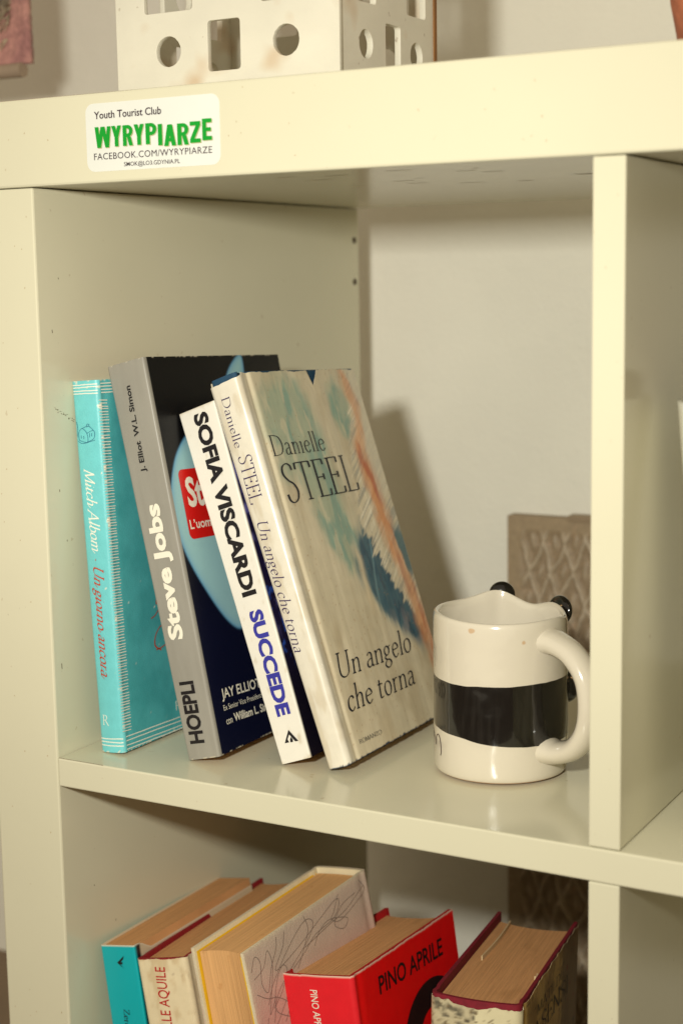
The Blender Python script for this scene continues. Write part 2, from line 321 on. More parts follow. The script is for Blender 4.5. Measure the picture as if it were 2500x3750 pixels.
# ------------------------------------------------------------------ books
def axes(psi, th, phi):
    s = np.array([math.cos(psi), math.sin(psi), 0]); d = np.array([-math.sin(psi), math.cos(psi), 0]); h = np.array([0, 0, 1.])
    h2 = math.cos(phi)*h+math.sin(phi)*d; d2 = math.cos(phi)*d-math.sin(phi)*h
    return math.cos(th)*s+math.sin(th)*h2, d2, math.cos(th)*h2-math.sin(th)*s
class Book:
    def __init__(s, name, p, z0, label, group, re=.002, sag=0., flip=False):
        s.x0, s.y0, psi, th, phi, s.S, s.D, s.H, s.tp = p
        s.th, s.phi = math.radians(th), math.radians(phi); ax = axes(math.radians(psi), s.th, s.phi)
        M = Matrix([[ax[0][i], ax[1][i], ax[2][i], (s.x0, s.y0, z0)[i]] for i in range(3)] + [[0, 0, 0, 1]])
        s.root = empty(name, None, label, 'book', group, M); s.re, s.sag, s.flip = re, sag, flip
    def cb(s, b): return b*math.tan(s.phi)/math.cos(s.th)
    def P(s, a, b, c):      # nominal (a across, b depth, c height) -> local coordinates
        a, b, c = np.broadcast_arrays(np.asarray(a, float), np.asarray(b, float), np.asarray(c, float))
        bb = s.D-b if s.flip else b
        lo = s.cb(bb); cc = lo + (s.H-lo)*(c/s.H)
        aa = s.S/2 + (a-s.S/2)*(1+s.tp*(cc/s.H-.5))
        return np.stack([aa, bb, cc], -1)
    def bspine(s, a):       # outer spine depth at a
        a = np.asarray(a, float); r = s.re
        e = np.minimum(a, s.S-a); e = np.clip(e, 0, r)
        return s.sag*(2*a/s.S-1)**2 + (r-np.sqrt(np.maximum(r*r-(r-e)**2, 0)))
    def profile(s, step=.0012, off=0., board=None):
        """outer cover profile from rear fore-edge round the spine to front fore-edge; off shrinks it inward"""
        S, D, r = s.S, s.D, s.re; pts = []
        aa = []
        for k in range(7): aa.append(r*(1-math.cos(math.pi/2*k/6)))
        n = max(3, int((S-2*r)/step)); aa += list(np.linspace(r, S-r, n)[1:-1]); aa += [S-x for x in aa[:7][::-1]]
        nb = max(4, int((D-r-s.sag)/step)); bb = np.linspace(D, r+s.sag, nb+1)
        pts += [(0., b, 0) for b in bb[:-1]]
        pts += [(a, float(s.bspine(a)), 1) for a in aa]
        pts += [(S, b, 2) for b in bb[::-1][1:]]
        P = np.array(pts)
        if off:
            T = np.gradient(P[:, :2], axis=0); T /= np.linalg.norm(T, axis=1)[:, None]
            P[:, :2] += np.stack([-T[:, 1], T[:, 0]], 1)*(-off) if False else np.stack([-T[:, 1], T[:, 0]], 1)*off
        return P
    def cover(s, name, t, material, color, step=.0012, dz=None, lo=0., hi=None, wob=None, hinge=None, cut=None, off=0., parent=None, inner=None):
        """cover sheet with thickness t; color(side, a, b, c) -> rgb array in linear; wob(side,a,b,c)-> outward offset; cut(side,a,b,c)->True removes"""
        hi = s.H if hi is None else hi
        P = s.profile(step, off); n = len(P); nz = max(2, int((hi-lo)/(dz or step)))+1
        c = np.linspace(lo, hi, nz)
        A = np.repeat(P[:, 0:1], nz, 1); B = np.repeat(P[:, 1:2], nz, 1); Sd = np.repeat(P[:, 2:3], nz, 1).astype(int); C = np.repeat(c[None], n, 0)
        T = np.gradient(P[:, :2], axis=0); T /= np.linalg.norm(T, axis=1)[:, None]; N = np.stack([-T[:, 1], T[:, 0]], 1)   # inward
        out = np.zeros_like(A)
        if hinge:
            hb, hw, hd = hinge; out = out - hd*np.exp(-((B-hb)/hw)**2)*(Sd != 1)
        if wob is not None: out = out + wob(Sd, A, B, C)
        Ao = A - N[:, :1]*out; Bo = B - N[:, 1:]*out
        Ai = A - N[:, :1]*(out-t); Bi = B - N[:, 1:]*(out-t)
        Cc = C.copy()
        if cut is not None:      # ragged ends: callable shifts the sheet's top edge
            Cc = cut(Sd, A, B, C)
        Vo = s.P(Ao, Bo, Cc).reshape(-1, 3); Vi = s.P(Ai, Bi, Cc).reshape(-1, 3)
        idx = np.arange(n*nz).reshape(n, nz); q = []
        K = n*nz
        for i in range(n-1):
            for j in range(nz-1):
                q.append((idx[i, j], idx[i+1, j], idx[i+1, j+1], idx[i, j+1]))
        F = [tuple(int(v) for v in f) for f in q] + [tuple(int(v)+K for v in f[::-1]) for f in q]
        for i in range(n-1):
            F.append((int(idx[i+1, 0]), int(idx[i, 0]), int(idx[i, 0])+K, int(idx[i+1, 0])+K))
            F.append((int(idx[i, -1]), int(idx[i+1, -1]), int(idx[i+1, -1])+K, int(idx[i, -1])+K))
        for j in range(nz-1):
            F.append((int(idx[0, j]), int(idx[0, j+1]), int(idx[0, j+1])+K, int(idx[0, j])+K))
            F.append((int(idx[-1, j+1]), int(idx[-1, j]), int(idx[-1, j])+K, int(idx[-1, j+1])+K))
        if s.flip: F = [f[::-1] for f in F]
        co = color(Sd, A, B, C).reshape(-1, 3)
        ci = np.tile(np.array(inner if inner is not None else lin(215, 200, 170)), (K, 1))
        o = mesh_obj(name, np.vstack([Vo, Vi]), F, material, parent or s.root, smooth=True, cols=np.vstack([co, ci]))
        o.data.set_sharp_from_angle(angle=math.radians(50)); s.face_out = out
        return o
    def pages(s, t, inset, back, material, front=None, arc=.0):
        """page block between the boards; concave fore-edge of depth arc"""
        n = 13; V = []; a = np.linspace(t, s.S-t, n); k = (2*(a-s.S/2)/(s.S-2*t))
        bs = s.bspine(a)+t+(front or 0); be = s.D-back-arc*(1-k**2)
        zs = np.linspace(inset, s.H-inset, 4)
        rows = np.concatenate([np.stack([a, bs], 1), np.stack([a[::-1], be[::-1]], 1)])
        m = len(rows); F = []
        for c in zs: V.append(s.P(rows[:, 0], rows[:, 1], np.full(m, c)))
        V = np.vstack(V)
        for j in range(len(zs)-1):
            for i in range(m): F.append((j*m+i, j*m+(i+1) % m, (j+1)*m+(i+1) % m, (j+1)*m+i))
        for i in range(n-1):
            top_ = (len(zs)-1)*m
            F.append((top_+i, top_+i+1, top_+m-2-i, top_+m-1-i)); F.append((i+1, i, m-1-i, m-2-i))
        if s.flip: F = [f[::-1] for f in F]
        return mesh_obj('page_block', V, F, material, s.root)
    def on_spine(s, name, V, F, start, end, cap, material, parent, base=0, top_=1, off=.00035):
        P = place2d(V, np.array(start)/1000, np.array(end)/1000, cap/1000, base, top_)
        ex = V[:, 2]*.00001 if V.shape[1] > 2 else 0
        sc = 1+s.tp*(P[:, 1]/s.H-.5); an = s.S/2+(P[:, 0]-s.S/2)/sc
        X = np.stack([P[:, 0], s.bspine(np.clip(an, 0, s.S))-off-ex, P[:, 1]], 1)
        return mesh_obj(name, X, F, material, parent)
    def on_front(s, name, V, F, start, end, cap, material, parent, base=0, top_=1, off=.0003, extra=None):
        P = place2d(V, np.array(start)/1000, np.array(end)/1000, cap/1000, base, top_)
        return s.front_pts(name, P, F, material, parent, off+(V[:, 2]*.00001 if V.shape[1] > 2 else 0), extra)
    def front_pts(s, name, P, F, material, parent, off=.0003, extra=None):
        a = s.S/2+s.S/2*(1+s.tp*(P[:, 1]/s.H-.5))+off
        if extra is not None: a = a+extra(P[:, 0], P[:, 1])
        return mesh_obj(name, np.stack([a, P[:, 0], P[:, 1]], 1), F, material, parent)
def solid(*c):
    c = lin(*c); return lambda Sd, A, B, C: np.tile(c, A.shape+(1,))
def strokes2d(strokes, w, thin=None, n=8):
    V = []; F = []
    for k, s in enumerate(strokes):
        rv, rf = ribbon(cr(s, n), w, thin or w, .5); n0 = sum(map(len, V)); V.append(np.column_stack([rv, np.full(len(rv), k % 6)])); F += [tuple(i+n0 for i in f) for f in rf]
    return np.vstack(V), F
BK = {'M': (0.0153, 0.0214, -0.93, 3.95, 1.51, 0.0188, 0.1358, 0.2241, 0.113), 'J': (0.0735, 0.0295, -1.76, 13.44, 2.18, 0.0256, 0.1439, 0.2384, 0.191),
      'S': (0.1279, 0.0464, -1.78, 19.77, 3.48, 0.0240, 0.1370, 0.2161, 0.265), 'D': (0.1582, 0.0467, -1.34, 20.01, 2.45, 0.0188, 0.1363, 0.2369, 0.396),
      'Z': (0.0412, 0.0200, 2.28, 9.14, 2.30, 0.0262, 0.1425, 0.2285, -0.068), 'C': (0.0759, 0.0200, 4.56, 11.04, 2.60, 0.0366, 0.1650, 0.2267, -0.031),
      'B': (0.1203, 0.0250, -5.04, 8.35, -3.85, 0.0447, 0.1297, 0.2488, -0.211), 'R': (0.1732, 0.0300, -2.80, 10.32, 1.53, 0.0445, 0.1238, 0.2329, 0.305),
      'A': (0.2254, 0.0300, 8.43, -0.27, 3.78, 0.0526, 0.1497, 0.2341, 0.043)}
GU, GL = 'books leaning on the middle shelf', 'books standing in the lower cell'
lo2, hi2 = sans_cap(.02); lo3, hi3 = sans_cap(.03); lo1, hi1 = sans_cap(.0)

# --- turquoise book
def book_turquoise():
    b = Book('turquoise_book', BK['M'], .0003, 'worn turquoise book with white hatch lines along the spine, touching the side panel', GU, re=.0022, sag=.0012)
    def col(Sd, A, B, C):
        base = np.tile(lin(108, 194, 198), A.shape+(1,)); base = np.where((Sd != 1)[..., None], lin(78, 170, 174), base); u = np.where(Sd == 1, A, np.where(Sd == 2, b.S+B, -B))*1000; c = C*1000
        base = mixc(base, lin(60, 150, 154), sstep(.35, .7, fbm(u*.06+40, c*.06+9, 3))*.6*(Sd != 1))
        edge = np.maximum(np.exp(-np.minimum(c, 224.1-c)/2.2), .8*np.exp(-np.abs(u-b.S*1000)/1.3)*(fbm(u*0+5, c*.09, 61) > .47))
        w = fbm(u*.7+9, c*.55+90, 5)*.93+.30*edge
        base = mixc(base, lin(222, 216, 196), sstep(.80, .86, w))
        return mixc(base, lin(220, 222, 205), sstep(.875, .89, fbm(u*.55+31, c*.45+77, 15)))
    m = mat('turquoise_cover', attr=True, rough=.42, spec=.4, vary=.05, vscale=160, bump=.00018, bscale=1200, coat=.15, coatr=.25)
    cv = b.cover('cover', .0022, m, col, step=.0010, hinge=(.0065, .0025, .0004))
    b.pages(.0024, .0025, .003, M_PAGE)
    wh = mat('print_white', (226, 228, 214), rough=.5); rd = mat('print_red', (176, 66, 40), rough=.5); bl = mat('print_blue', (24, 92, 120), rough=.5)
    # hatch border beside the spine, and ruled lines top and bottom
    V = []; F = []
    c = 13.
    while c < 213.5:
        w = RNG.uniform(.42, .62); x0 = RNG.uniform(.3, .9); x1 = RNG.uniform(8.6, 9.6); t = RNG.uniform(-.25, .25)
        n0 = len(V); V += [(x0, c), (x1, c+t-.25), (x1, c+t+w-.25), (x0, c+w)]; F.append((n0, n0+1, n0+2, n0+3)); c += RNG.uniform(1.55, 1.95)
    b.front_pts('hatch_border', np.array(V)/1000, F, wh, cv, .0003)
    V = []; F = []
    for c in (9.2, 6.6, 4.0, 1.6, 221.6, 219.8, 218.0, 216.2):
        n0 = len(V); xs = np.linspace(3.5, 134, 30); ys = c+np.cumsum(RNG.normal(0, .05, 30)); w = .62
        V += [(x, y) for x, y in zip(xs, ys)] + [(x, y+w) for x, y in zip(xs, ys)]; F += [(n0+i, n0+i+1, n0+31+i, n0+30+i) for i in range(29)]
    b.front_pts('ruled_lines', np.array(V)/1000, F, wh, cv, .0003)['kind'] = 'stuff'
    V = []; F = []
    for c in (8.2, 6.2, 4.2, 221.4, 219.7, 217.9, 216.2):
        n0 = len(V); xs = np.linspace(.4, 18.3, 20); ys = c+np.cumsum(RNG.normal(0, .04, 20)); w = .62
        V += [(x, y) for x, y in zip(xs, ys)] + [(x, y+w) for x, y in zip(xs, ys)]; F += [(n0+i, n0+i+1, n0+21+i, n0+20+i) for i in range(19)]
    P = np.array(V)/1000; sc = 1+b.tp*(P[:, 1]/b.H-.5); aa = b.S/2+(P[:, 0]-b.S/2)*1.0
    mesh_obj('ruled_lines', np.stack([b.S/2+(aa-b.S/2)*sc, b.bspine(np.clip(aa, 0, b.S))-.0003, P[:, 1]], 1), F, wh, cv)['kind'] = 'stuff'
    V, F = pen('Mitch Albom', .115, .05, .5, .35, True); b.on_spine('lettering', V, F, (5.2, 172), (6.8, 121), 7.4, wh, cv)
    V, F = pen('- Un giorno ancora', .12, .05, .5, .35, True); b.on_spine('lettering', V, F, (6.6, 118), (6.2, 45), 7.2, rd, cv)
    V, F = pen('R', .1, .04, .3); b.on_spine('publisher_mark', V, F, (4.6, 16.8), (9.2, 16.6), 6.2, wh, cv)
    V, F = pen('Ri', .1, .04, .3); b.on_front('publisher_mark', V, F, (54.5, 14.5), (62, 14.5), 5.6, wh, cv)
    V, F = strokes2d([[(39, 56), (46, 57), (52, 60), (47, 70), (40, 66), (38, 59), (44, 55)], [(36, 76), (41, 78), (46, 84), (45, 95)], [(42, 84), (43, 92)]], 1.1, .6)
    b.front_pts('red_flourish', V[:, :2]/1000, F, rd, cv, .0003+V[:, 2]*.00001)
    hs = [[(3, 189), (9.5, 187.7), (9.5, 193), (6, 196), (3, 193.5), (3, 189)], [(9.5, 187.7), (14.5, 190), (14.5, 194.5), (9.5, 193)], [(6, 196), (11, 197.2), (14.5, 194.5)],
          [(5, 190), (5, 192)], [(7, 189.6), (7, 191.6)], [(11.5, 190.5), (11.5, 193)], [(13, 191), (13, 193)], [(10, 196.6), (10, 198.3), (11.4, 198.3), (11.4, 197)], [(2, 188.6), (6, 187), (15, 188.8)], [(1.8, 191), (2.4, 197), (1.6, 200)]]
    V, F = strokes2d(hs, .38, .25, 4)
    P = V[:, :2]/1000; mesh_obj('house_vignette', np.stack([P[:, 0], b.bspine(np.clip(P[:, 0], 0, b.S))-.0003-V[:, 2]*.00001, P[:, 1]], 1), F, bl, cv)
book_turquoise()

# --- grey and black paperback
def poly_sdf(px, py, poly):
    P = np.array(poly); d = np.full(px.shape, 1e9); ins = np.zeros(px.shape, bool)
    for i in range(len(P)):
        a, b = P[i], P[(i+1) % len(P)]; e = b-a; wx, wy = px-a[0], py-a[1]
        t = np.clip((wx*e[0]+wy*e[1])/(e@e+1e-9), 0, 1); d = np.minimum(d, np.hypot(wx-e[0]*t, wy-e[1]*t))
        cond = ((a[1] > py) != (b[1] > py)) & (px < (b[0]-a[0])*(py-a[1])/(b[1]-a[1]+1e-12)+a[0]); ins ^= cond
    return np.where(ins, -d, d)
def book_black():
    b = Book('black_paperback', BK['J'], .0003, 'black paperback with silver grey spine and pale blue cover emblem', GU, re=.0016, sag=.0004)
    apple = cr([(66, 188), (48, 197), (30, 191.5), (16, 181), (8, 170), (3, 158), (1, 142), (3.5, 126), (9, 112), (17, 98), (27, 83), (36, 73), (45, 68), (57, 70), (68, 71), (80, 68), (92, 74), (104, 92), (112, 112), (101, 122), (96, 140), (99, 158), (110, 172), (98, 188), (82, 194), (66, 188)], 6)
    leaf = cr([(76, 204), (78, 220), (86, 231), (100, 239), (101, 228), (96, 213), (84, 205), (76, 204)], 6)
    def col(Sd, A, B, C):
        c = C*1000; x = B*1000; o = np.tile(lin(13, 13, 15), A.shape+(1,))
        o = mixc(o, lin(12, 15, 38), sstep(150, 60, c))
        dd = np.minimum(poly_sdf(x, c, apple), poly_sdf(x, c, leaf))
        ap = mixc(np.tile(lin(150, 192, 196), A.shape+(1,)), lin(90, 150, 190), np.exp(-np.maximum(-dd, 0)/2.2))
        o = np.where((Sd == 2)[..., None], mixc(o, ap, sstep(1.0, -1.0, dd)), o)
        g = np.tile(lin(140, 136, 126), A.shape+(1,)); g = mixc(g, lin(158, 154, 144), fbm(A*300, C*40, 8)*.5)
        u = np.where(Sd == 1, A, b.S+B)*1000
        ed = np.exp(-np.minimum(c, 238.4-c)/1.0)
        sil = (Sd == 1) | ((Sd == 2) & (B < .0032))
        o = np.where(sil[..., None], g, o)
        w = fbm(u*.6+3, c*.5+7, 21)*.9+.30*ed
        return mixc(o, lin(196, 186, 162), sstep(.82, .88, w))
    def wob(Sd, A, B, C): return .0003*np.exp(-((C-.152)/.002)**2)*(Sd == 1)*np.exp(-((A-.019)/.004)**2) - .0004*np.exp(-((b.H-C)/.0025)**2)*fbm(A*500, C*0, 4)*(Sd == 1)
    m = mat('paperback_laminate', attr=True, rough=.38, spec=.2, vary=.03, coat=.04, coatr=.2, bump=.00004, bscale=300)
    cv = b.cover('cover', .0006, m, col, step=.0009, wob=wob, inner=lin(220, 210, 190))
    b.pages(.0007, .0006, .0006, M_PAGE)
    wh = mat('print_cream', (232, 226, 208), rough=.4); rd = mat('print_bright_red', (204, 26, 20), rough=.35)
    V, F = sans('J. Elliot  W.L. Simon', .028); b.on_spine('lettering', V, F, (13.2, 172.5), (13.8, 224.3), 3.8, M_INK, cv, *sans_cap(.028))
    V, F = sans('Steve Jobs', .04); b.on_spine('lettering', V, F, (16.2, 71.6), (17.6, 152.8), 10.6, wh, cv, *sans_cap(.04))
    V, F = sans('HOEPLI', .035); b.on_spine('lettering', V, F, (16.3, 9.3), (16.8, 46.5), 10.6, M_INK, cv, *sans_cap(.035))
    r = 4; pts = []
    for (cx, cy, a0) in ((90-r, 170-r, 0), (12.2+r, 170-r, 90), (12.2+r, 128+r, 180), (90-r, 128+r, 270)):
        pts += [(cx+r*math.cos(math.radians(a0+90*k/6)), cy+r*math.sin(math.radians(a0+90*k/6))) for k in range(7)]
    b.front_pts('red_panel', np.array(pts)/1000, [tuple(range(len(pts)))], rd, cv, .00025)
    V, F = sans('Steve', .03); b.on_front('lettering', V, F, (16.8, 147), (60, 147), 18, wh, cv, lo3, hi3, .0004)
    V, F = sans('L’uomo', .015); b.on_front('lettering', V, F, (14.2, 134), (40.5, 134), 5.6, wh, cv, *sans_cap(.015), .0004)
    V, F = sans('JAY ELLIOT', .012); b.on_front('lettering', V, F, (13.2, 31.9), (54, 31.2), 5.8, wh, cv, *sans_cap(.012))
    V, F = sans('Ex Senior Vice President', -.004); b.on_front('lettering', V, F, (12.9, 24.8), (52.6, 25), 3.2, wh, cv, *sans_cap(-.004))
    V, F = sans('con', 0.); b.on_front('lettering', V, F, (13.1, 16.4), (19.4, 16.5), 4.2, wh, cv, lo1, hi1)
    V, F = sans('William L. Simon', .02); b.on_front('lettering', V, F, (21.2, 16.6), (64, 16.2), 4.9, wh, cv, lo2, hi2)
book_black()

# --- white-spined paperback
def book_white_spine():
    b = Book('white_spined_paperback', BK['S'], .0003, 'thin white spined paperback with bold black and blue capitals, dark cover', GU, re=.0009, sag=0)
    def col(Sd, A, B, C):
        x, c = B*1000, C*1000; o = np.tile(lin(28, 22, 52), A.shape+(1,))
        n = fbm(x*.22, c*.12, 31); o = mixc(o, lin(96, 92, 150), sstep(.5, .75, n)*sstep(60, 110, c)); o = mixc(o, lin(16, 12, 26), sstep(90, 30, c))
        o = mixc(o, lin(40, 70, 150), sstep(.62, .72, fbm(x*.3+9, c*.2+4, 33))*sstep(50, 70, c)*sstep(140, 90, c))
        w = np.tile(lin(224, 219, 207), A.shape+(1,)); w = mixc(w, lin(188, 172, 142), sstep(.66, .9, fbm(A*300, C*160, 6)+.3*np.exp(-np.minimum(C, b.H-C)/.0015))*.6)
        return np.where((Sd == 1)[..., None], w, o)
    m = MATS['paperback_laminate']
    cv = b.cover('cover', .0005, m, col, step=.0012, wob=lambda Sd, A, B, C: .00015*(fbm(A*200, C*120, 2)-.5)*(Sd == 1))
    b.pages(.0006, .0006, .0006, M_PAGE)
    V, F = sans('SOFIA VISCARDI', .045); b.on_spine('lettering', V, F, (8.4, 212.4), (7.4, 100), 10.4, M_INK, cv, *sans_cap(.045))
    V, F = sans('SUCCEDE', .045); b.on_spine('lettering', V, F, (8.5, 91), (8.1, 27.3), 9.7, mat('print_indigo', (52, 52, 150), rough=.4), cv, *sans_cap(.045))
    L = [[(8, 11.6), (13, 18.6), (17.8, 11.0), (15.4, 11.2), (12.6, 15.9), (10.6, 13.4), (11.2, 11.5)], [(12, 11.3), (12.3, 13), (13.3, 14.3), (14.2, 12.6), (13.8, 11.2)]]
    V = []; F = []
    for q in L: n0 = len(V); V += q; F.append(tuple(range(n0, n0+len(q))))
    P = np.array(V)/1000; mesh_obj('publisher_mark', np.stack([P[:, 0], np.full(len(P), -.0003), P[:, 1]], 1), F, M_INK, cv)
book_white_spine()

# --- large jacketed novel
def book_jacket():
    b = Book('jacketed_novel', BK['D'], .0003, 'hardback novel in a torn cream watercolour dust jacket with feathers', GU, re=.0032, sag=.0010)
    bd = mat('blue_boards', (24, 60, 84), rough=.7, bump=.0002, bscale=900)
    def colb(Sd, A, B, C): return np.tile(lin(22, 62, 88), A.shape+(1,))
    mb = mat('blue_board_cloth', attr=True, rough=.75, vary=.15, vscale=300, bump=.0002, bscale=1200)
    b.cover('board', .0018, mb, colb, step=.0025, off=.0016, hinge=(.0095, .0045, .0020))
    b.pages(.003, .0032, .004, M_PAGE, arc=.003)
    skin = np.array([(116, 242), (121, 228), (125.5, 210), (116, 180), (117.5, 152), (121, 117), (127, 88), (131, 62), (135, 30)], float)
    def col(Sd, A, B, C):
        x, c = B*1000, C*1000
        def P(seed, fx=.1, fc=.1): return fbm(x*fx+seed*3.1, c*fc+seed*1.7, seed)
        o = np.tile(lin(208, 196, 168), A.shape+(1,))
        # vertical water streaks in the cream ground
        o = mixc(o, lin(178, 158, 124), sstep(.42, .75, P(43, .10, .03))*.4)
        o = mixc(o, lin(222, 210, 182), sstep(.5, .75, P(44, .08, .04))*.45)
        wx = x+16*(P(41, .05, .05)-.5); wc = c+22*(P(42, .05, .05)-.5)
        g = sstep(1.15, .55, np.hypot((wx-42)/32, (wc-200)/38)) + .9*sstep(1.15, .5, np.hypot((wx-58)/27, (wc-158)/38)) + sstep(1.1, .4, np.hypot((wx-104)/12, (wc-208)/24)) + .9*sstep(1.15, .4, np.hypot((wx-66)/18, (wc-124)/26))
        g = np.clip(g*1.15, 0, 1)
        o = mixc(o, lin(160, 174, 150), g*(.62+.38*P(45, .12, .07)))
        o = mixc(o, lin(126, 160, 146), g*sstep(.5, .68, P(46, .14, .05))*.8)
        o = mixc(o, lin(206, 196, 166), g*sstep(.58, .68, P(47, .2, .06))*.6)
        sx = np.interp(c, skin[::-1, 1], skin[::-1, 0])
        # deep blue field behind the plume, fading to the lower left
        lb = np.interp(c, [25, 45, 55, 66, 78, 90, 105, 120, 134, 150], [133, 122, 112, 100, 88, 79, 75, 79, 90, 108])
        f = x-lb+20*(P(48, .12, .03)-.5)+5*(P(49, .5, .06)-.5)
        bl = sstep(-9, 9, f)*sstep(26, 62, c)*sstep(150, 124, c+10*(P(50, .3, .1)-.5))
        o = mixc(o, lin(70, 118, 132), np.clip(bl*1.25, 0, 1)*.85)
        o = mixc(o, lin(28, 80, 102), sstep(.35, .95, bl)*(.55+.45*P(51, .35, .08)))
        o = mixc(o, lin(20, 58, 84), bl*sstep(.5, .68, P(52, .25, .09))*.6)
        o = mixc(o, lin(156, 146, 146), sstep(.45, .65, P(53, .2, .1))*sstep(86, 52, c)*bl*.65)
        o = mixc(o, lin(128, 164, 172), np.exp(-((x-90-5*np.sin(c*.06))/1.0)**2)*bl*.55)
        o = mixc(o, lin(220, 203, 170), np.exp(-((x-75-(c-100)*.05-4*(P(54, .02, .06)-.5))/3.0)**2)*sstep(72, 88, c)*sstep(132, 114, c)*.85)
        # plume: pale barbs swept down and left from the arm, irregular ends
        ang = c*.62-x*.42
        barb = vnoise(ang*.40, x*0+3.3, 61)*.6+vnoise(ang*1.5+7, x*.02, 62)*.4
        wl = np.interp(c, [20, 40, 58, 68, 84, 100, 116, 138, 160, 185, 205, 240], [0, 1, 3, 8, 15, 22, 27, 28, 20, 15, 9, 2])
        ed = (x-sx)+wl-15*(barb-.45)-4*(P(63, .3, .3)-.5)
        ft = sstep(-2.0, 2.2, ed)
        fc = mixc(np.tile(lin(216, 202, 172), A.shape+(1,)), lin(172, 166, 150), sstep(.45, .75, vnoise(ang*1.1, x*.06, 64)*.7+.3*P(65, .3, .3)))
        fc = mixc(fc, lin(236, 225, 200), sstep(.6, .8, vnoise(ang*2.2, x*.05, 66)))
        o = mixc(o, fc, ft*.93)
        hw = np.interp(c, [20, 60, 90, 120, 150, 180, 210, 228, 242], [7, 7, 6.5, 7.5, 8.5, 7.5, 5.5, 4.5, 0])
        ar = sstep(4.5, -4.5, np.abs(x-sx-5*(P(67, .05, .06)-.5))-hw+9*(P(68, .14, .07)-.5))*(.72+.28*sstep(.35, .6, P(76, .06, .05)))
        ac = mixc(np.tile(lin(220, 148, 94), A.shape+(1,)), lin(188, 94, 50), sstep(.4, .68, P(69, .14, .05)+.02*(x-sx)))
        ac = mixc(ac, lin(226, 186, 148), sstep(.55, .75, P(70, .3, .05))*.6)
        o = mixc(o, ac, ar*.9)
        rt = sstep(3, 8, x-sx)*sstep(140, 170, c); o = mixc(o, lin(216, 206, 182), rt*.8)
        o = mixc(o, lin(48, 100, 112), sstep(4, 6.5, x-sx+3*(P(72, .2, .2)-.5))*sstep(88, 98, c)*sstep(132, 120, c)*.9)
        o = mixc(o, lin(164, 124, 74), sstep(.85, .89, P(73, .8, .8)+.12*P(74, .04, .04))*.6)
        w = np.tile(lin(218, 211, 194), A.shape+(1,)); w = mixc(w, lin(190, 175, 146), sstep(.5, .75, fbm(A*220, C*50, 56))*.5)
        o = np.where(((Sd == 1) | (Sd == 0))[..., None], w, mixc(w, o, sstep(4, 12, x)))
        e = np.exp(-C/.0016)*(Sd != 0); return mixc(o, lin(40, 54, 76), sstep(.66, .74, fbm(x*.4+A*400, c*.3, 57)*.55+.6*e))
    def wob(Sd, A, B, C):
        w = .0006*(fbm(B*70+1, C*9, 61)-.5)*sstep(.006, .02, B)*(Sd == 2) + .00045*(fbm(B*160, C*16, 62)-.5)*(Sd == 2)
        w = w + .0004*sstep(.012, 0, b.H-C)*(fbm(B*90, C*90, 63)-.3)*(Sd == 2) + .00022*(fbm(A*300, C*22, 64)-.5)*(Sd == 1)
        return w - .0009*np.exp(-((B-.0115)/.0016)**2)*(Sd == 2)
    def cut(Sd, A, B, C):
        x = np.where(Sd == 1, -(b.S-A), np.where(Sd == 2, B, -b.S-B))*1000
        topd = .35+1.1*vnoise(x*.13+7, x*0, 71)+.5*vnoise(x*.6, x*0, 72)+ 2.6*sstep(2.0, -1.0, x)*(Sd == 1)
        tear = np.where(Sd == 2, np.clip(1-np.abs(x-80.5)/np.where(x < 80.5, 3.6, 8.5), 0, 1), 0)*10.6
        botd = .2+.6*vnoise(x*.3+50, x*0, 73)
        c = C*1000; H = b.H*1000
        return np.where(c > H-22, (c-(topd+tear)*sstep(H-22, H, c)), np.where(c < 6, c+botd*(1-c/6), c))/1000
    m = mat('dust_jacket_paper', attr=True, rough=.30, spec=.5, vary=.04, vscale=120, coat=.35, coatr=.16, bump=.00006, bscale=90, bstretch=(1, 1, .4))
    cv = b.cover('dust_jacket', .0003, m, col, step=.0008, wob=wob, cut=cut, hinge=(.0085, .003, .0007), inner=lin(220, 210, 185))
    ex = lambda p, q: wob(np.full(p.shape, 2), np.full(p.shape, b.S), p, q) - .0007*np.exp(-((p-.0085)/.003)**2)
    ink = mat('ink_blueblack', (24, 28, 40), rough=.35); pur = mat('ink_violet', (58, 42, 84), rough=.4)
    V, F = pen('Danielle', .085, .028, .2); b.on_spine('lettering', V, F, (5.7, 224.6), (5.0, 194.2), 5.8, pur, cv)
    V, F = pen('STEEL', .09, .028, .15); b.on_spine('lettering', V, F, (5.0, 189), (4.0, 160), 9.4, pur, cv)
    V, F = pen('Un angelo che torna', .085, .028, .45, .2); b.on_spine('lettering', V, F, (4.4, 148.8), (3.8, 70.3), 7.6, pur, cv)
    def fr(t, a, e, cap, th=.08, tn=.026, an=.15, sh=0.):
        V, F = pen(t, th, tn, an, sh); b.on_front('lettering', V, F, a, e, cap, ink, cv, off=.00045, extra=ex)
    fr('Danielle', (13.8, 184), (73.2, 184.3), 12.6); fr('STEEL', (15.9, 155), (99.8, 156.6), 23.6, .085, .026)
    fr('Un angelo', (17.3, 48.6), (106.4, 50.1), 14.6, .085, .03, .45, .2); fr('che torna', (16.2, 28.6), (98.8, 30.2), 14.4, .085, .03, .45, .2)
    fr('ROMANZO', (17.2, 9.1), (43.8, 9.7), 2.5, .1, .04)
book_jacket()

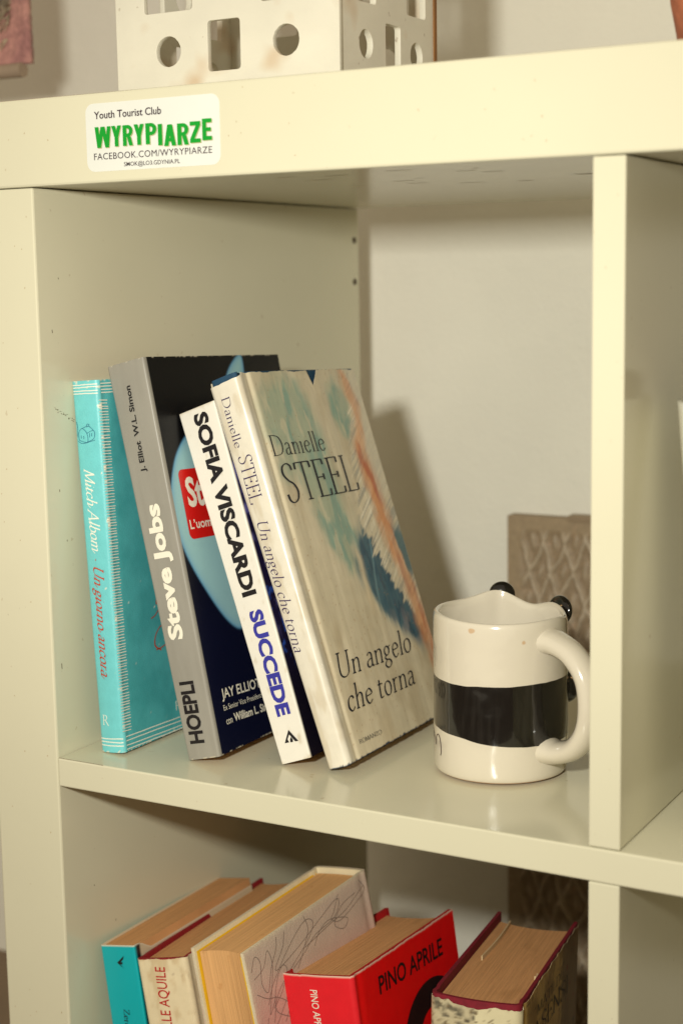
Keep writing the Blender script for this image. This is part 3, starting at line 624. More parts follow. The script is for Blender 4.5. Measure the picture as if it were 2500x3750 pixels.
# --- lower cell
ZB = ZL + .0002
def trunc_font(b, cv): pass
def book_cyan():
    b = Book('cyan_paperback', BK['Z'], ZB, 'bright cyan spined paperback with brown page tops against the side panel', GL, re=.0010)
    def col(Sd, A, B, C):
        o = np.tile(lin(0, 168, 176), A.shape+(1,)); e = np.exp(-(b.H-C)/.0007)
        o = np.where((Sd == 2)[..., None], np.where((B < .006)[..., None], lin(20, 26, 34), lin(206, 190, 160)), o)
        return mixc(o, lin(226, 214, 190), sstep(.55, .62, fbm(A*500+B*300, C*200, 81)*.4+.65*e))
    m = mat('cyan_laminate', attr=True, rough=.38, vary=.03, coat=.2, coatr=.25)
    def cut(Sd, A, B, C):
        c = C*1000; H = b.H*1000; d = np.where(Sd == 2, 6.5*sstep(.004, .02, B), 0)
        return np.where(c > H-30, c-d*sstep(H-30, H, c), c)/1000
    cv = b.cover('cover', .0005, m, col, step=.002, dz=.0012, cut=cut); b.pages(.0006, .0012, .0006, M_PAGE)
    V = np.array([(11.4, 217.5), (17.2, 222), (16.2, 219.6), (14.2, 218), (15.6, 217.9), (15.2, 216.4), (13.6, 216.7), (16.4, 213.6)])/1000
    mesh_obj('publisher_mark', np.stack([V[:, 0], np.full(len(V), -.0003), V[:, 1]], 1), [(0, 3, 2, 1), (0, 6, 5, 4, 3), (0, 7, 6)], M_INK, cv)
    V, F = pen('Zeru', .14, .05, .2); b.on_spine('lettering', V, F, (11.2, 188), (10.2, 176.5), 4.2, M_INK, cv)
def hard(b, mname, col, board=(120, 20, 30), jt=.0003, bt=.0022, inset=.0035, cut=None, pm=M_PAGE, hinge=(.007, .003, .0006), arc=.004, step=.0014, front=None, bstep=.004):
    m = mat(mname, attr=True, rough=.4, vary=.04, vscale=120, coat=.15, coatr=.25, bump=.0001, bscale=200)
    mb = mat('board_cloth_%d_%d' % (board[0], board[1]), board, rough=.6, vary=.12, vscale=150, bump=.0001, bscale=900)
    o = b.cover('board', bt, MATS['blue_board_cloth'], lambda Sd, A, B, C: np.tile(lin(*board), A.shape+(1,)), step=bstep, off=jt+.0002, hinge=hinge, hi=b.H-.0006, inner=lin(*board))
    cv = b.cover('dust_jacket', jt, m, col, step=step, cut=cut, hinge=hinge)
    b.pages(bt+jt+.0006, inset, .004, pm, arc=arc, front=front)
    return cv
def book_cream():
    b = Book('cream_novel', BK['C'], ZB, 'cream hardback with red spine capitals and a torn jacket showing red board', GL, re=.003, sag=.0010)
    def col(Sd, A, B, C):
        o = np.tile(lin(226, 210, 174), A.shape+(1,)); o = mixc(o, lin(196, 170, 128), sstep(.5, .8, fbm(A*240+B*120, C*120, 91)+.25*np.exp(-(b.H-C)/.003))*.6)
        return mixc(o, lin(150, 132, 110), sstep(.72, .8, fbm(A*900, C*300, 92))*.5*(A > .02)*(C > .2))
    def cut(Sd, A, B, C):
        x = np.where(Sd == 1, A-.1, np.where(Sd == 2, .1+B, -.2-B))*1000
        d = .3+.7*vnoise(x*.2, x*0, 93)+.4*vnoise(x*.8, x*0, 94)
        d = d + np.where(Sd == 0, 3.5*sstep(4, 9, B*1000)*sstep(62, 55, B*1000)+1.2*vnoise(B*300, B*0, 95), 0)
        c = C*1000; H = b.H*1000; return np.where(c > H-20, c-d*sstep(H-20, H, c), c)/1000
    cv = hard(b, 'cream_jacket', col, (142, 16, 26), cut=cut)
    V, F = sans('DELLE AQUILE', .004, 1.0); b.on_spine('lettering', V, F, (18.4, 174.5), (21.0, 221), 7.2, mat('print_crimson', (184, 24, 24), rough=.45), cv, *sans_cap(.004))
def book_beige():
    b = Book('beige_hardback', BK['B'], ZB, 'beige hardback turned fore-edge outward with pencil scribbles on its cover', GL, re=.003, sag=.001, flip=True)
    def col(Sd, A, B, C):
        x, c = B*1000, C*1000; o = np.tile(lin(196, 176, 158), A.shape+(1,)); o = mixc(o, lin(196, 150, 140), sstep(235, 200, c)*.7)
        e = np.exp(-np.minimum(np.minimum(C, b.H-C), b.D-B)/.0016)
        return mixc(o, lin(222, 208, 178), np.clip(e*1.2, 0, 1)*.8*(fbm(x*.5, c*.5, 96)+.2))
    m = mat('beige_boards', attr=True, rough=.6, vary=.05, vscale=100, bump=.00025, bscale=700)
    cv = b.cover('board', .0026, m, col, step=.0014, hinge=(.008, .003, .0008), inner=lin(222, 210, 176))
    b.pages(.0036, .0035, .0035, M_PAGEF, arc=.0045)
    # yellow endpapers
    for a, ea in ((.0028, .0005), (b.S-.0038, .0010)):
        bb = np.linspace(.006, b.D-(.0016 if a < .01 else .0003), 12); V = []; 
        for c in (.0032, b.H-.0026): V.append(b.P(np.full(12, a), bb, np.full(12, c))); V.append(b.P(np.full(12, a+ea), bb, np.full(12, c)))
        V = np.vstack(V); F = []
        for i in range(11):
            F += [(i, i+1, 25+i, 24+i), (12+i, 36+i, 37+i, 13+i), (24+i, 25+i, 37+i, 36+i)]
        F += [(11, 23, 47, 35)]
        mesh_obj('endpaper', V, F, mat('yellow_paper', (232, 184, 20), rough=.7), b.root)
    sc = [[(3, 236), (8, 243), (12, 238), (10, 226), (14, 219), (20, 230), (28, 240), (30, 246)], [(4, 231), (14, 234), (20, 242), (22, 232), (16, 216), (12, 206), (20, 214)],
          [(38, 246), (34, 238), (24, 229), (30, 228), (52, 233), (76, 240), (92, 244), (94, 240), (86, 234), (66, 232), (52, 226), (40, 222)],
          [(12, 212), (20, 222), (40, 236), (58, 244), (66, 240), (58, 232), (40, 224), (22, 214), (14, 200)],
          [(63, 226), (70, 232), (80, 235), (92, 232), (100, 228), (94, 224), (86, 230), (96, 238), (112, 240)], [(54, 229), (80, 232), (100, 234), (121, 241)],
          [(10, 205), (8, 200), (14, 197), (26, 206), (34, 214)], [(95, 246), (88, 238), (84, 234), (92, 230), (108, 233), (122, 238), (118, 246)], [(16, 208), (26, 214), (34, 224), (30, 228), (22, 220), (18, 206), (30, 196)],
          [(4, 222), (12, 216), (22, 212), (30, 204), (24, 196)], [(58, 247), (60, 238), (52, 228), (44, 220)]]
    V, F = strokes2d(sc, .42, .25, 8); b.front_pts('pencil_scribble', V[:, :2]/1000, F, mat('pencil_grey', (126, 112, 103), rough=.5), cv, .00035+V[:, 2]*.00001)
def book_red():
    b = Book('red_novel', BK['R'], ZB, 'red hardback with black capitals and a big black ring on its cover', GL, re=.0028, sag=.0012)
    def col(Sd, A, B, C):
        u = np.where(Sd == 1, A, b.S+B)*1000; c = C*1000
        o = np.tile(lin(225, 28, 40), A.shape+(1,)); o = np.where((Sd == 2)[..., None], lin(228, 12, 16), o)
        e = np.exp(-(b.H-C)/.0008)
        e = np.maximum(e, .8*np.exp(-np.abs(u)/.8)*(c > 222)); return mixc(o, lin(232, 210, 190), sstep(.62, .7, fbm(u*.6, c*.5, 101)*.5+.6*e))
    def cut(Sd, A, B, C):
        x = np.where(Sd == 1, A-.1, np.where(Sd == 2, .1+B, -.2-B))*1000; d = .1+.4*vnoise(x*.12, x*0, 103)+.25*(vnoise(x*.7, x*0, 104) > .82)
        c = C*1000; H = b.H*1000; return np.where(c > H-20, c-d*sstep(H-20, H, c), c)/1000
    cv = hard(b, 'red_jacket', col, (178, 6, 14), cut=cut, inset=.0045)
    V, F = sans('PINO APRILE', .006); b.on_spine('lettering', V, F, (17.9, 224), (17.2, 196), 5.0, mat('print_cream', (232, 226, 208), rough=.4), cv, *sans_cap(.006))
    V, F = sans('PINO APRILE', .012); V = V.copy(); V[:, 0] += 0.0; b.on_front('lettering', V, F, (27.6, 212), (104.6, 209.6), 10.8, M_INK, cv, *sans_cap(.012))
    V = []; F = []; n = 64
    for k in range(n):
        a = 2*math.pi*k/n; V += [(84+38*math.cos(a), 164+37*math.sin(a)), (84+19*math.cos(a), 164+20*math.sin(a))]
        j = (k+1) % n; F.append((2*k, 2*j, 2*j+1, 2*k+1))
    b.front_pts('black_ring', np.array(V)/1000, F, M_INK, cv, .0003)
def book_thick():
    b = Book('thick_worn_novel', BK['A'], ZB, 'thick worn hardback with ragged jacket over dark red boards beside the divider', GL, re=.004, sag=.0035)
    def col(Sd, A, B, C):
        x, a, c = B*1000, A*1000, C*1000
        sp = np.tile(lin(218, 208, 170), A.shape+(1,)); lf = mixc(np.tile(lin(196, 184, 150), A.shape+(1,)), lin(96, 90, 74), sstep(.45, .72, fbm(a*.22, c*.3, 111)))
        sp = np.where((a < 27.5)[..., None], lf, sp); sp = mixc(sp, lin(120, 104, 76), sstep(.66, .8, fbm(a*.5, c*.5, 112)))
        fr = mixc(np.tile(lin(220, 186, 112), A.shape+(1,)), lin(160, 128, 70), sstep(.35, .7, fbm(x*.09, c*.05, 113)))
        fr = mixc(fr, lin(112, 86, 52), sstep(103, 108, x+4*(fbm(c*.1, x*.05, 116)-.5))*.85); fr = mixc(fr, lin(176, 140, 70), np.exp(-((x-98)/1.6)**2)*.5)
        fr = mixc(fr, lin(138, 36, 20), sstep(.74, .8, fbm(x*.3, c*.25, 117))*sstep(110, 120, x)); fr = mixc(fr, lin(60, 44, 26), sstep(.68, .75, fbm(x*.12+8, c*.35, 118))*.7)
        return np.where((Sd == 1)[..., None], sp, fr)
    def cut(Sd, A, B, C):
        x = np.where(Sd == 1, A-.1, np.where(Sd == 2, .1+B, -.2-B))*1000
        d = .8+2.2*vnoise(x*.13+3, x*0, 114)+1.0*vnoise(x*.7, x*0, 115)+ np.where((Sd == 1), 1.6*sstep(.011, .015, A), 0)
        c = C*1000; H = b.H*1000; return np.where(c > H-20, c-d*sstep(H-20, H, c), c)/1000
    cv = hard(b, 'collage_jacket', col, (122, 14, 34), cut=cut, inset=.006, hinge=(.009, .004, .001), arc=.005)
    ink = mat('ink_brownblack', (34, 26, 18), rough=.4)
    V, F = pen('MATILDE', .1, .035, .2); b.on_front('lettering', V, F, (39, 214.5), (108, 213), 6.0, ink, cv, off=.0004)
    V, F = pen('ASENSI', .1, .03, .2); b.on_front('lettering', V, F, (30, 199.5), (121, 198), 11.5, ink, cv, off=.0004)
    # loose slips between the pages
    mp = mat('slip_paper', (214, 190, 146), rough=.8)
    for (a, b0, b1) in ((.010, .075, .142), (.047, .055, .06)):
        n = 8; bb = np.linspace(b0, b1, n); aa = a+.0012*np.sin(np.linspace(0, 3, n)); V = []
        for da in (0, .0007):
            for c in (.15, b.H-.0030): V.append(b.P(aa+da, bb, np.full(n, c)))
        V = np.vstack(V); F = []
        for i in range(n-1): F += [(i, i+1, n+i+1, n+i), (2*n+i, 3*n+i, 3*n+i+1, 2*n+i+1), (n+i, n+i+1, 3*n+i+1, 3*n+i)]
        F += [(0, n, 3*n, 2*n), (n-1, 3*n-1, 4*n-1, 2*n-1)]
        mesh_obj('paper_slip', V, F, mp, b.root)
book_cyan(); book_cream(); book_beige(); book_red(); book_thick()

# ------------------------------------------------------------------ mug
def mug():
    cx, cy, R, H = .2440, .1017, .0384, .093
    root = empty('ceramic_mug', (cx, cy, .0002), 'cream ceramic animal mug with black painted band, two black ears and a handle', 'mug')
    m = bpy.data.materials.new('mug_glaze'); m.use_nodes = True; n = m.node_tree.nodes; l = m.node_tree.links; bs = n['Principled BSDF']
    bs.inputs['Roughness'].default_value = .16; bs.inputs['Coat Weight'].default_value = 1.0; bs.inputs['Coat Roughness'].default_value = .035
    tc = n.new('ShaderNodeTexCoord'); sx = n.new('ShaderNodeSeparateXYZ'); l.new(tc.outputs['Object'], sx.inputs[0])
    nz = n.new('ShaderNodeTexNoise'); nz.inputs['Scale'].default_value = 34; l.new(tc.outputs['Object'], nz.inputs['Vector'])
    def math_(op, a, b):
        q = n.new('ShaderNodeMath'); q.operation = op
        for i, v in enumerate((a, b)):
            if isinstance(v, (int, float)): q.inputs[i].default_value = v
            else: l.new(v, q.inputs[i])
        return q.outputs[0]
    wv = math_('MULTIPLY', math_('SUBTRACT', nz.outputs[0], .5), .0045)
    rad = math_('SQRT', math_('ADD', math_('MULTIPLY', sx.outputs[0], sx.outputs[0]), math_('MULTIPLY', sx.outputs[1], sx.outputs[1])), 0)
    z = math_('ADD', sx.outputs[2], wv)
    up = math_('LESS_THAN', z, math_('SUBTRACT', .0570, math_('MULTIPLY', sx.outputs[0], -.01)))
    lowz = math_('ADD', .0250, math_('MULTIPLY', sx.outputs[0], -.09))
    dn = math_('GREATER_THAN', z, lowz); out = math_('GREATER_THAN', rad, R-.0022)
    band = math_('MULTIPLY', math_('MULTIPLY', up, dn), out)
    st = n.new('ShaderNodeTexNoise'); st.inputs['Scale'].default_value = 60; st.inputs['Detail'].default_value = 6
    mpp = n.new('ShaderNodeMapping'); mpp.inputs['Scale'].default_value = (6, 6, .7); l.new(tc.outputs['Object'], mpp.inputs[0]); l.new(mpp.outputs[0], st.inputs['Vector'])
    bl = n.new('ShaderNodeMix'); bl.data_type = 'RGBA'; bl.inputs[6].default_value = L4(13, 12, 12); bl.inputs[7].default_value = L4(30, 28, 26)
    rr = n.new('ShaderNodeMapRange'); rr.inputs[1].default_value = .45; rr.inputs[2].default_value = .8; l.new(st.outputs[0], rr.inputs[0]); l.new(rr.outputs[0], bl.inputs[0])
    cr_ = n.new('ShaderNodeMix'); cr_.data_type = 'RGBA'; cr_.inputs[6].default_value = L4(212, 203, 184); cr_.inputs[7].default_value = L4(190, 150, 104)
    sp = n.new('ShaderNodeTexNoise'); sp.inputs['Scale'].default_value = 95; sp.inputs['Detail'].default_value = 1; l.new(tc.outputs['Object'], sp.inputs['Vector'])
    r2 = n.new('ShaderNodeMapRange'); r2.inputs[1].default_value = .775; r2.inputs[2].default_value = .80; r2.inputs[4].default_value = .7; l.new(sp.outputs[0], r2.inputs[0]); l.new(r2.outputs[0], cr_.inputs[0])
    mx = n.new('ShaderNodeMix'); mx.data_type = 'RGBA'; l.new(band, mx.inputs[0]); l.new(cr_.outputs[2], mx.inputs[6]); l.new(bl.outputs[2], mx.inputs[7])
    ft = n.new('ShaderNodeMix'); ft.data_type = 'RGBA'; l.new(math_('LESS_THAN', sx.outputs[2], .0016), ft.inputs[0]); l.new(mx.outputs[2], ft.inputs[6]); ft.inputs[7].default_value = L4(172, 116, 68)
    l.new(ft.outputs[2], bs.inputs['Base Color'])
    nb = n.new('ShaderNodeTexNoise'); nb.inputs['Scale'].default_value = 70; nb.inputs['Detail'].default_value = 1; l.new(tc.outputs['Object'], nb.inputs['Vector'])
    bp = n.new('ShaderNodeBump'); bp.inputs['Strength'].default_value = 1; bp.inputs['Distance'].default_value = .00035; l.new(nb.outputs[0], bp.inputs['Height']); l.new(bp.outputs[0], bs.inputs['Normal']); l.new(bp.outputs[0], bs.inputs['Coat Normal'])
    # body of revolution with a rim that lifts towards the ears
    prof = [(.0, .0), (.030, .0), (.0366, .0004), (.0379, .0022), (.0383, .006), (.0384, .02), (.0384, .04), (.0384, .06), (.0384, .08), (.0384, .088), (.0381, .0912), (.0370, .0928), (.0355, .0926), (.0343, .0905), (.0340, .085), (.0340, .06), (.0340, .03), (.0335, .012), (.030, .007), (.0, .006)]
    na = 96; V = []; F = []
    def lift(t):
        d = lambda a: (math.degrees(t)-a+180) % 360-180
        return .0048*math.exp(-(d(118)/20)**2)+.0006*math.exp(-(d(56)/13)**2)-.0026*math.exp(-(d(82)/15)**2)-.003*math.exp(-(d(20)/20)**2)
    for k in range(na):
        t = 2*math.pi*k/na; lf = lift(t)
        for (r, z) in prof:
            w = sstep(.055, .091, z); dent = .004*math.exp(-(((math.degrees(t)-113+180) % 360-180)/10)**2)*w if r < .0356 and z > .03 else 0
            wv = 1+.008*math.sin(2*t+.6+z*18)+.005*math.sin(3*t+2-z*40); V.append(((r*wv+dent*.6)*math.cos(t), (r*wv+dent*.6)*math.sin(t), z+(lf+.0006*math.sin(2*t+1))*w))
    p = len(prof)
    for k in range(na):
        for i in range(p-1): a, b = k*p+i, ((k+1) % na)*p+i; F.append((a, b, b+1, a+1))
    body = mesh_obj('body', V, F, m, root, smooth=True)
    bm = bmesh.new(); bm.from_mesh(body.data); bmesh.ops.remove_doubles(bm, verts=bm.verts, dist=1e-6); bmesh.ops.recalc_face_normals(bm, faces=bm.faces); bm.to_mesh(body.data); bm.free()
    sd = body.modifiers.new('smooth', 'SUBSURF'); sd.levels = 1; sd.render_levels = 1
    # handle
    ha = math.radians(-20); path = cr([(.0355, .0805), (.0430, .0800), (.0550, .0752), (.0645, .0640), (.0672, .0490), (.0648, .0345), (.0570, .0238), (.0460, .0185), (.0355, .0175)], 6)
    V = []; F = []; ns = 16; T = np.gradient(path, axis=0); T /= np.linalg.norm(T, axis=1)[:, None]; n_ = len(path)
    for i, (q, t) in enumerate(zip(path, T)):
        nn = np.array([-t[1], t[0]]); fl = 1+.30*math.exp(-max(0, q[0]-.0365)/.0075)
        for k in range(ns):
            a = 2*math.pi*k/ns; o = nn*math.cos(a)*.0060*fl; s = math.sin(a)*.0084*fl
            x, y = q[0]+o[0], s; V.append((x*math.cos(ha)-y*math.sin(ha), x*math.sin(ha)+y*math.cos(ha), q[1]+o[1]))
    for i in range(n_-1):
        for k in range(ns): a, b = i*ns+k, i*ns+(k+1) % ns; F.append((a, b, b+ns, a+ns))
    F += [tuple(range(ns)), tuple(range((n_-1)*ns, n_*ns))[::-1]]
    hm = m.copy(); hm.name = 'handle_glaze'
    for lk in list(hm.node_tree.links):
        if lk.to_node.type == 'BSDF_PRINCIPLED' and lk.to_socket.name == 'Base Color': hm.node_tree.links.remove(lk)
    src = [q for q in hm.node_tree.nodes if q.type == 'MIX' and tuple(round(v, 3) for v in q.inputs[6].default_value[:3]) == tuple(round(v, 3) for v in L4(212, 203, 184)[:3])][0]
    hm.node_tree.links.new(src.outputs[2], hm.node_tree.nodes['Principled BSDF'].inputs['Base Color'])
    h = mesh_obj('handle', V, F, hm, root, smooth=True)
    # ears and black limb
    bk = mat('black_glaze', (12, 11, 11), rough=.14, spec=.5, coat=.6, coatr=.04, vary=.1, specks=[(260, .70, .72, (196, 160, 116), .9)], bump=.0003, bscale=60)
    def blob(name, ang, r, z, sz, tilt=0, flat=1):
        bm = bmesh.new(); bmesh.ops.create_uvsphere(bm, u_segments=24, v_segments=16, radius=1)
        for v in bm.verts:
            x, y, q = v.co; v.co = Vector((x*sz[0], y*sz[1], q*sz[2]))
        bmesh.ops.rotate(bm, verts=bm.verts, matrix=Matrix.Rotation(tilt, 3, 'Y'))
        bmesh.ops.translate(bm, verts=bm.verts, vec=(r, 0, z)); bmesh.ops.rotate(bm, verts=bm.verts, matrix=Matrix.Rotation(math.radians(ang), 3, 'Z'))
        return from_bm(name, bm, bk, root, smooth=True)
    blob('ear', 112, .0415, .0934, (.0038, .0078, .0076), .12)
    blob('ear', 56, .0412, .0880, (.0038, .0110, .0086), .15)
    blob('arm', 36, .0385, .0465, (.0078, .0105, .0100), 0)
    # painted paw outline
    arc = [(-1.0, 0), (-.85, .65), (-.35, 1.0), (.25, .85), (.62, .3), (.72, -.35), (.55, -.7)]
    V, F = strokes2d([[(p*.0042, .0165+q*.0068) for p, q in arc]], .0009, .0005)
    a0 = math.radians(229); mesh_obj('painted_paw', [((R+.0004)*math.cos(a0+x/R), (R+.0004)*math.sin(a0+x/R), z) for x, z, _ in V], F, mat('paint_brown', (62, 36, 34), rough=.25), body)
mug()

# ------------------------------------------------------------------ cut-out box on the top panel
def cut_panel(name, w, h, holes, t, material, parent, M):
    cu = bpy.data.curves.new(name, 'CURVE'); cu.dimensions = '2D'; cu.fill_mode = 'BOTH'; cu.extrude = t/2; cu.bevel_depth = .00025; cu.bevel_resolution = 1
    def spl(pts):
        s = cu.splines.new('POLY'); s.points.add(len(pts)-1); s.use_cyclic_u = True
        for q, p in zip(s.points, pts): q.co = (p[0], p[1], 0, 1)
    spl([(0, 0), (w, 0), (w, h), (0, h)])
    for k in holes:
        if k[0] == 'c':
            _, x, y, r = k; wob = [1+RNG.normal(0, .008) for _ in range(40)]
            spl([(x+r*wob[i]*math.cos(2*math.pi*i/40), y+r*wob[i]*math.sin(2*math.pi*i/40)) for i in range(40)])
        else:
            _, x0, x1, y0, y1 = k; r = .0022; pts = []
            for (cx, cy, a0) in ((x1-r, y1-r, 0), (x0+r, y1-r, 90), (x0+r, y0+r, 180), (x1-r, y0+r, 270)):
                pts += [(cx+r*math.cos(math.radians(a0+30*i)), cy+r*math.sin(math.radians(a0+30*i))) for i in range(4)]
            spl(pts)
    o = bpy.data.objects.new(name, cu); COL.objects.link(o); dg = bpy.context.evaluated_depsgraph_get(); dg.update()
    me = bpy.data.meshes.new_from_object(o.evaluated_get(dg)); bpy.data.objects.remove(o); bpy.data.curves.remove(cu)
    me.transform(M); me.materials.clear(); me.materials.append(material); me.name = name
    q = bpy.data.objects.new(name, me); COL.objects.link(q); q.parent = parent; return q
def cut_box():
    x0, x1, y0, y1, z0, h, t = .0190, .1683, .0600, .1800, Ht+To+.0002, .160, .0034
    root = empty('cutout_box', (x0, y0, z0), 'whitewashed wooden box pierced with round and square holes on the top panel', 'box')
    wood = mat('whitewashed_plywood', (216, 211, 194), rough=.62, vary=.05, vscale=25, bump=.0003, bscale=50, bstretch=(1, 1, 5),
               specks=[(30, .58, .78, (190, 156, 114), .6), (160, .72, .78, (120, 92, 62), .5)])
    fr = []; C = (.0365, .0855-.011, .1157); zr = (.0277, .0700, .1110)
    for r, z in enumerate(zr):
        for k, x in enumerate((.0365, .0747, .1157)):
            if (r+k) % 2 == 0: fr.append(('c', x, z, .0088))
            else: fr.append(('r', x-(.0112 if k == 1 else .0165), x+(.0112 if k == 1 else .0175), z-.0135 if r == 0 else z-.0205, z+.0150))
    sd = []
    for r, z in enumerate(zr):
        for k, y in enumerate((.0310, .0640, .0940)):
            if (r+k) % 2 == 0: sd.append(('c', y, z-.0015, .0082))
            else: sd.append(('r', y-.0095 if k == 1 else y-.0125, y+.0095 if k == 1 else y+.0125, z-.0135 if r == 0 else z-.0215, z+.0130))
    w, d = x1-x0, y1-y0
    Mf = lambda y: Matrix.Translation((0, y, 0)) @ Matrix.Rotation(math.pi/2, 4, 'X')
    Ms = lambda x: Matrix.Translation((x, 0, 0)) @ Matrix.Rotation(math.pi/2, 4, 'Z') @ Matrix.Rotation(math.pi/2, 4, 'X')
    cut_panel('front_wall', w, h, fr, t, wood, root, Mf(t/2)); cut_panel('back_wall', w, h, fr, t, wood, root, Mf(d-t/2))
    sdw = [(q[0], q[1]-t-.0003)+q[2:] if q[0] == 'c' else (q[0], q[1]-t-.0003, q[2]-t-.0003)+q[3:] for q in sd]
    sh = Matrix.Translation((0, t+.0003, 0))
    cut_panel('side_wall', d-2*t-.0006, h, sdw, t, wood, root, sh @ Ms(w-t/2-.0004)); cut_panel('side_wall', d-2*t-.0006, h, sdw, t, wood, root, sh @ Ms(t/2+.0004))
    box('base', (t+.001, t+.001, .0), (w-t-.001, d-t-.001, .004), wood, root, .0003)
    # rough pencilled joint line
    V, F = strokes2d([[(0, 0), (.0002, .02), (-.0001, .04), (.0002, .06), (0, .09), (.0001, .12), (0, .158)]], .0008, .0005)
    mesh_obj('joint_line', [(w-.0036+x, -.0001, z) for x, z, _ in V], F, mat('pencil_dark', (70, 54, 60), rough=.8), root)
    box('back_strip', (w+.0001, d-.0042, 0), (w+.0012, d-.0005, h), mat('raw_wood_edge', (134, 92, 48), rough=.8, vary=.2), root, .0002)
cut_box()

# ------------------------------------------------------------------ things around
def lathe(name, prof, material, parent, n=48, wob=None):
    V = []; F = []; p = len(prof)
    for k in range(n):
        t = 2*math.pi*k/n
        for (r, z) in prof:
            rr = r*(1+(wob(t, z) if wob else 0)); V.append((rr*math.cos(t), rr*math.sin(t), z))
    for k in range(n):
        for i in range(p-1): a, b = k*p+i, ((k+1) % n)*p+i; F.append((a, b, b+1, a+1))
    return mesh_obj(name, V, F, material, parent, smooth=True)
t = empty('canister', (.4080, .062, .0002), 'white tapered canister with a red brown lid in the right hand cell', 'canister')
lathe('body', [(0, 0), (.026, 0), (.028, .002), (.0375, .10), (.0472, .214), (.0476, .2185), (.0440, .2190), (.0435, .2150), (0, .2150)], mat('white_enamel', (232, 230, 214), rough=.3, coat=.2), t)
lathe('lid', [(0, .2152), (.0430, .2152), (.0430, .226), (.0410, .231), (.012, .233), (.010, .241), (0, .243)], mat('red_brown_lid', (98, 54, 34), rough=.6), t)
t = empty('clay_pot', (.4030, .092, Ht+To+.0002), 'rough red brown clay pot standing on the right of the top panel', 'pot')
lathe('body', [(0, 0), (.052, 0), (.0545, .004), (.0550, .012), (.0580, .028), (.0600, .05), (.0605, .08), (.0560, .081), (.0550, .05), (.048, .012), (0, .010)],
      mat('rough_clay', (176, 104, 72), rough=.85, vary=.25, vscale=60, bump=.0025, bscale=110), t, 96, lambda t, z: .012*math.sin(3*t+z*60)+.008*math.sin(7*t+z*140))
lathe('rim', [(.0562, .0805), (.062, .0805), (.0640, .084), (.0640, .098), (.062, .101), (.0575, .101), (.0562, .098), (.0562, .0805)], MATS['rough_clay'], t, 96)

# relief panel standing on the floor behind the unit
def relief():
    x0, x1, zt, y = .0975, .330, .0905, .4560
    root = empty('relief_panel', (x0, y, ZF), 'brown carved lattice relief panel leaning upright behind the shelf unit', 'panel')
    w, h = x1-x0, zt-ZF; nx, nz = 150, 320
    X, Z = np.meshgrid(np.linspace(0, w, nx), np.linspace(0, h, nz), indexing='ij')
    px_, pz = .0195, .050
    wx = X+.011*(fbm(X*45, Z*30, 121)-.5); wz = Z+.016*(fbm(X*40+9, Z*30, 122)-.5)
    a = wx/px_+wz/pz; b = wx/px_-wz/pz
    tri = lambda q: np.abs((q % 1)-.5)*2
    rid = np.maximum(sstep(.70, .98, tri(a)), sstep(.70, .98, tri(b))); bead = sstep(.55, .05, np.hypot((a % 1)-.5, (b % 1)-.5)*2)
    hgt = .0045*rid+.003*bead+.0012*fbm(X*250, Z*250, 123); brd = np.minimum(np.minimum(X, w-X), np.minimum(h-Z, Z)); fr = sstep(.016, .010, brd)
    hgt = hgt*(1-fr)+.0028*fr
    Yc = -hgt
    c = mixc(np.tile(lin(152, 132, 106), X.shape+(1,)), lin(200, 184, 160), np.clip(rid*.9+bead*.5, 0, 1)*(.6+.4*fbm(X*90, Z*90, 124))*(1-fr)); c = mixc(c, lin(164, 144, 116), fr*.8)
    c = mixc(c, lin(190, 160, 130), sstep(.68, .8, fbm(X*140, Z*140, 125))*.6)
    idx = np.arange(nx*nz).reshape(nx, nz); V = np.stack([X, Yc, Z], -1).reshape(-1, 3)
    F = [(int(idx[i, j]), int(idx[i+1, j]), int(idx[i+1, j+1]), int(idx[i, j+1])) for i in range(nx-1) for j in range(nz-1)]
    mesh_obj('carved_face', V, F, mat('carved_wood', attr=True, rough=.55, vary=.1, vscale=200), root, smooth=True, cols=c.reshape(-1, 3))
    box('back_board', (0, -.0004, 0), (w, WALLY-y-.0006, h), mat('panel_wood', (150, 130, 104), rough=.6), root, .0005)
    box('top_strip', (.052, -.0046, h-.002), (w, .008, h+.0028), MATS['panel_wood'], root, .0006)
relief()

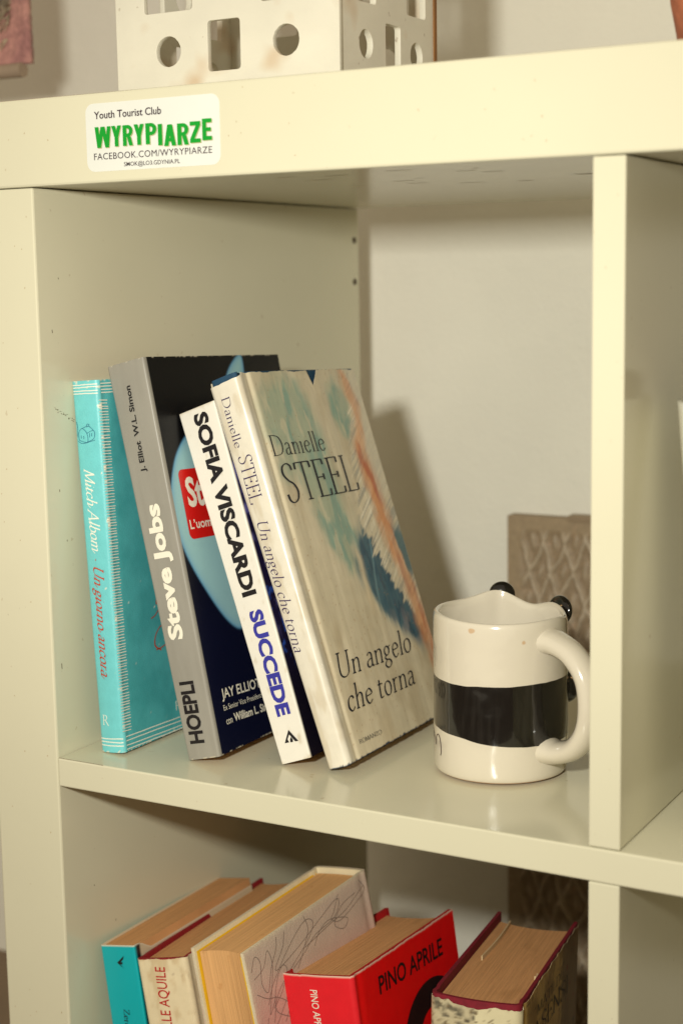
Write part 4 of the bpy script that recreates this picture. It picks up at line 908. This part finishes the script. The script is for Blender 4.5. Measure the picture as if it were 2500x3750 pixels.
# pink woven hanging to the left, hung from a rod on two wall brackets
def hanging():
    yh = .235; x1 = -.1945; root = empty('wall_hanging', (x1-.16, yh, .4455), 'dusty pink woven hanging with a shaggy grey tuft and hem dowel', 'wall hanging')
    w, h = .16, .30; nx, nz = 80, 150
    X, Z = np.meshgrid(np.linspace(0, w, nx), np.linspace(0, h, nz), indexing='ij')
    Y = .003*np.sin(X*90+Z*20)*.6+.0016*fbm(X*300, Z*300, 131)
    c = mixc(np.tile(lin(190, 138, 128), X.shape+(1,)), lin(160, 112, 108), sstep(.35, .7, fbm(X*50, Z*50, 132)))
    idx = np.arange(nx*nz).reshape(nx, nz); K = nx*nz
    Vf = np.stack([X, Y-.003, Z], -1).reshape(-1, 3); Vb = np.stack([X, Y+.003, Z], -1).reshape(-1, 3)
    q = [(int(idx[i, j]), int(idx[i+1, j]), int(idx[i+1, j+1]), int(idx[i, j+1])) for i in range(nx-1) for j in range(nz-1)]
    F = q+[tuple(v+K for v in f[::-1]) for f in q]
    for j in range(nz-1): F += [(int(idx[-1, j]), int(idx[-1, j])+K, int(idx[-1, j+1])+K, int(idx[-1, j+1])), (int(idx[0, j]), int(idx[0, j+1]), int(idx[0, j+1])+K, int(idx[0, j])+K)]
    for i in range(nx-1): F += [(int(idx[i, 0]), int(idx[i, 0])+K, int(idx[i+1, 0])+K, int(idx[i+1, 0]))]
    mesh_obj('cloth', Vf.tolist()+Vb.tolist(), F, mat('pink_weave', attr=True, rough=.95, vary=.2, vscale=250, bump=.0012, bscale=350, sheen=.2), root, smooth=True, cols=np.vstack([c.reshape(-1, 3)]*2))
    bm = bmesh.new()
    for k in range(420):
        x, z = w-.012-abs(RNG.normal(0, .022)), .052+RNG.normal(0, .012)
        if x < .01: continue
        d = Vector((RNG.normal(0, .5), -1, RNG.normal(-.5, .5))).normalized(); s = Vector((RNG.normal(), RNG.normal()*.2, RNG.normal())).normalized()*.0008; p = Vector((x, -.003, z)); e = p+d*RNG.uniform(.006, .013)+Vector((0, 0, -.003))
        vs = [bm.verts.new(v) for v in (p-s, p+s, e+s*.5, e-s*.5)]; bm.faces.new(vs)
    tf = from_bm('shaggy_tuft', bm, mat('grey_wool', (168, 152, 128), rough=.95, vary=.4, vscale=120), root); tf['kind'] = 'stuff'
    def rod(name, a, b, r, m):
        bm = bmesh.new(); a, b = Vector(a), Vector(b); bmesh.ops.create_cone(bm, cap_ends=True, segments=20, radius1=r, radius2=r, depth=(b-a).length)
        bmesh.ops.rotate(bm, verts=bm.verts, matrix=(b-a).to_track_quat('Z', 'Y').to_matrix()); bmesh.ops.translate(bm, verts=bm.verts, vec=(a+b)/2)
        return from_bm(name, bm, m, root, smooth=False)
    wd = mat('grey_wood', (158, 138, 118), rough=.7, vary=.15)
    rod('hem_dowel', (-.004, 0, -.0045), (w-.006, 0, -.0045), .0055, wd); rod('rod', (-.01, 0, h+.004), (w+.01, 0, h+.004), .006, wd)
    rod('bracket', (.0, 0, h+.004), (.0, WALLY-yh, h+.004), .004, wd); rod('bracket', (w, 0, h+.004), (w, WALLY-yh, h+.004), .004, wd)
hanging()
bpy.context.view_layer.update()
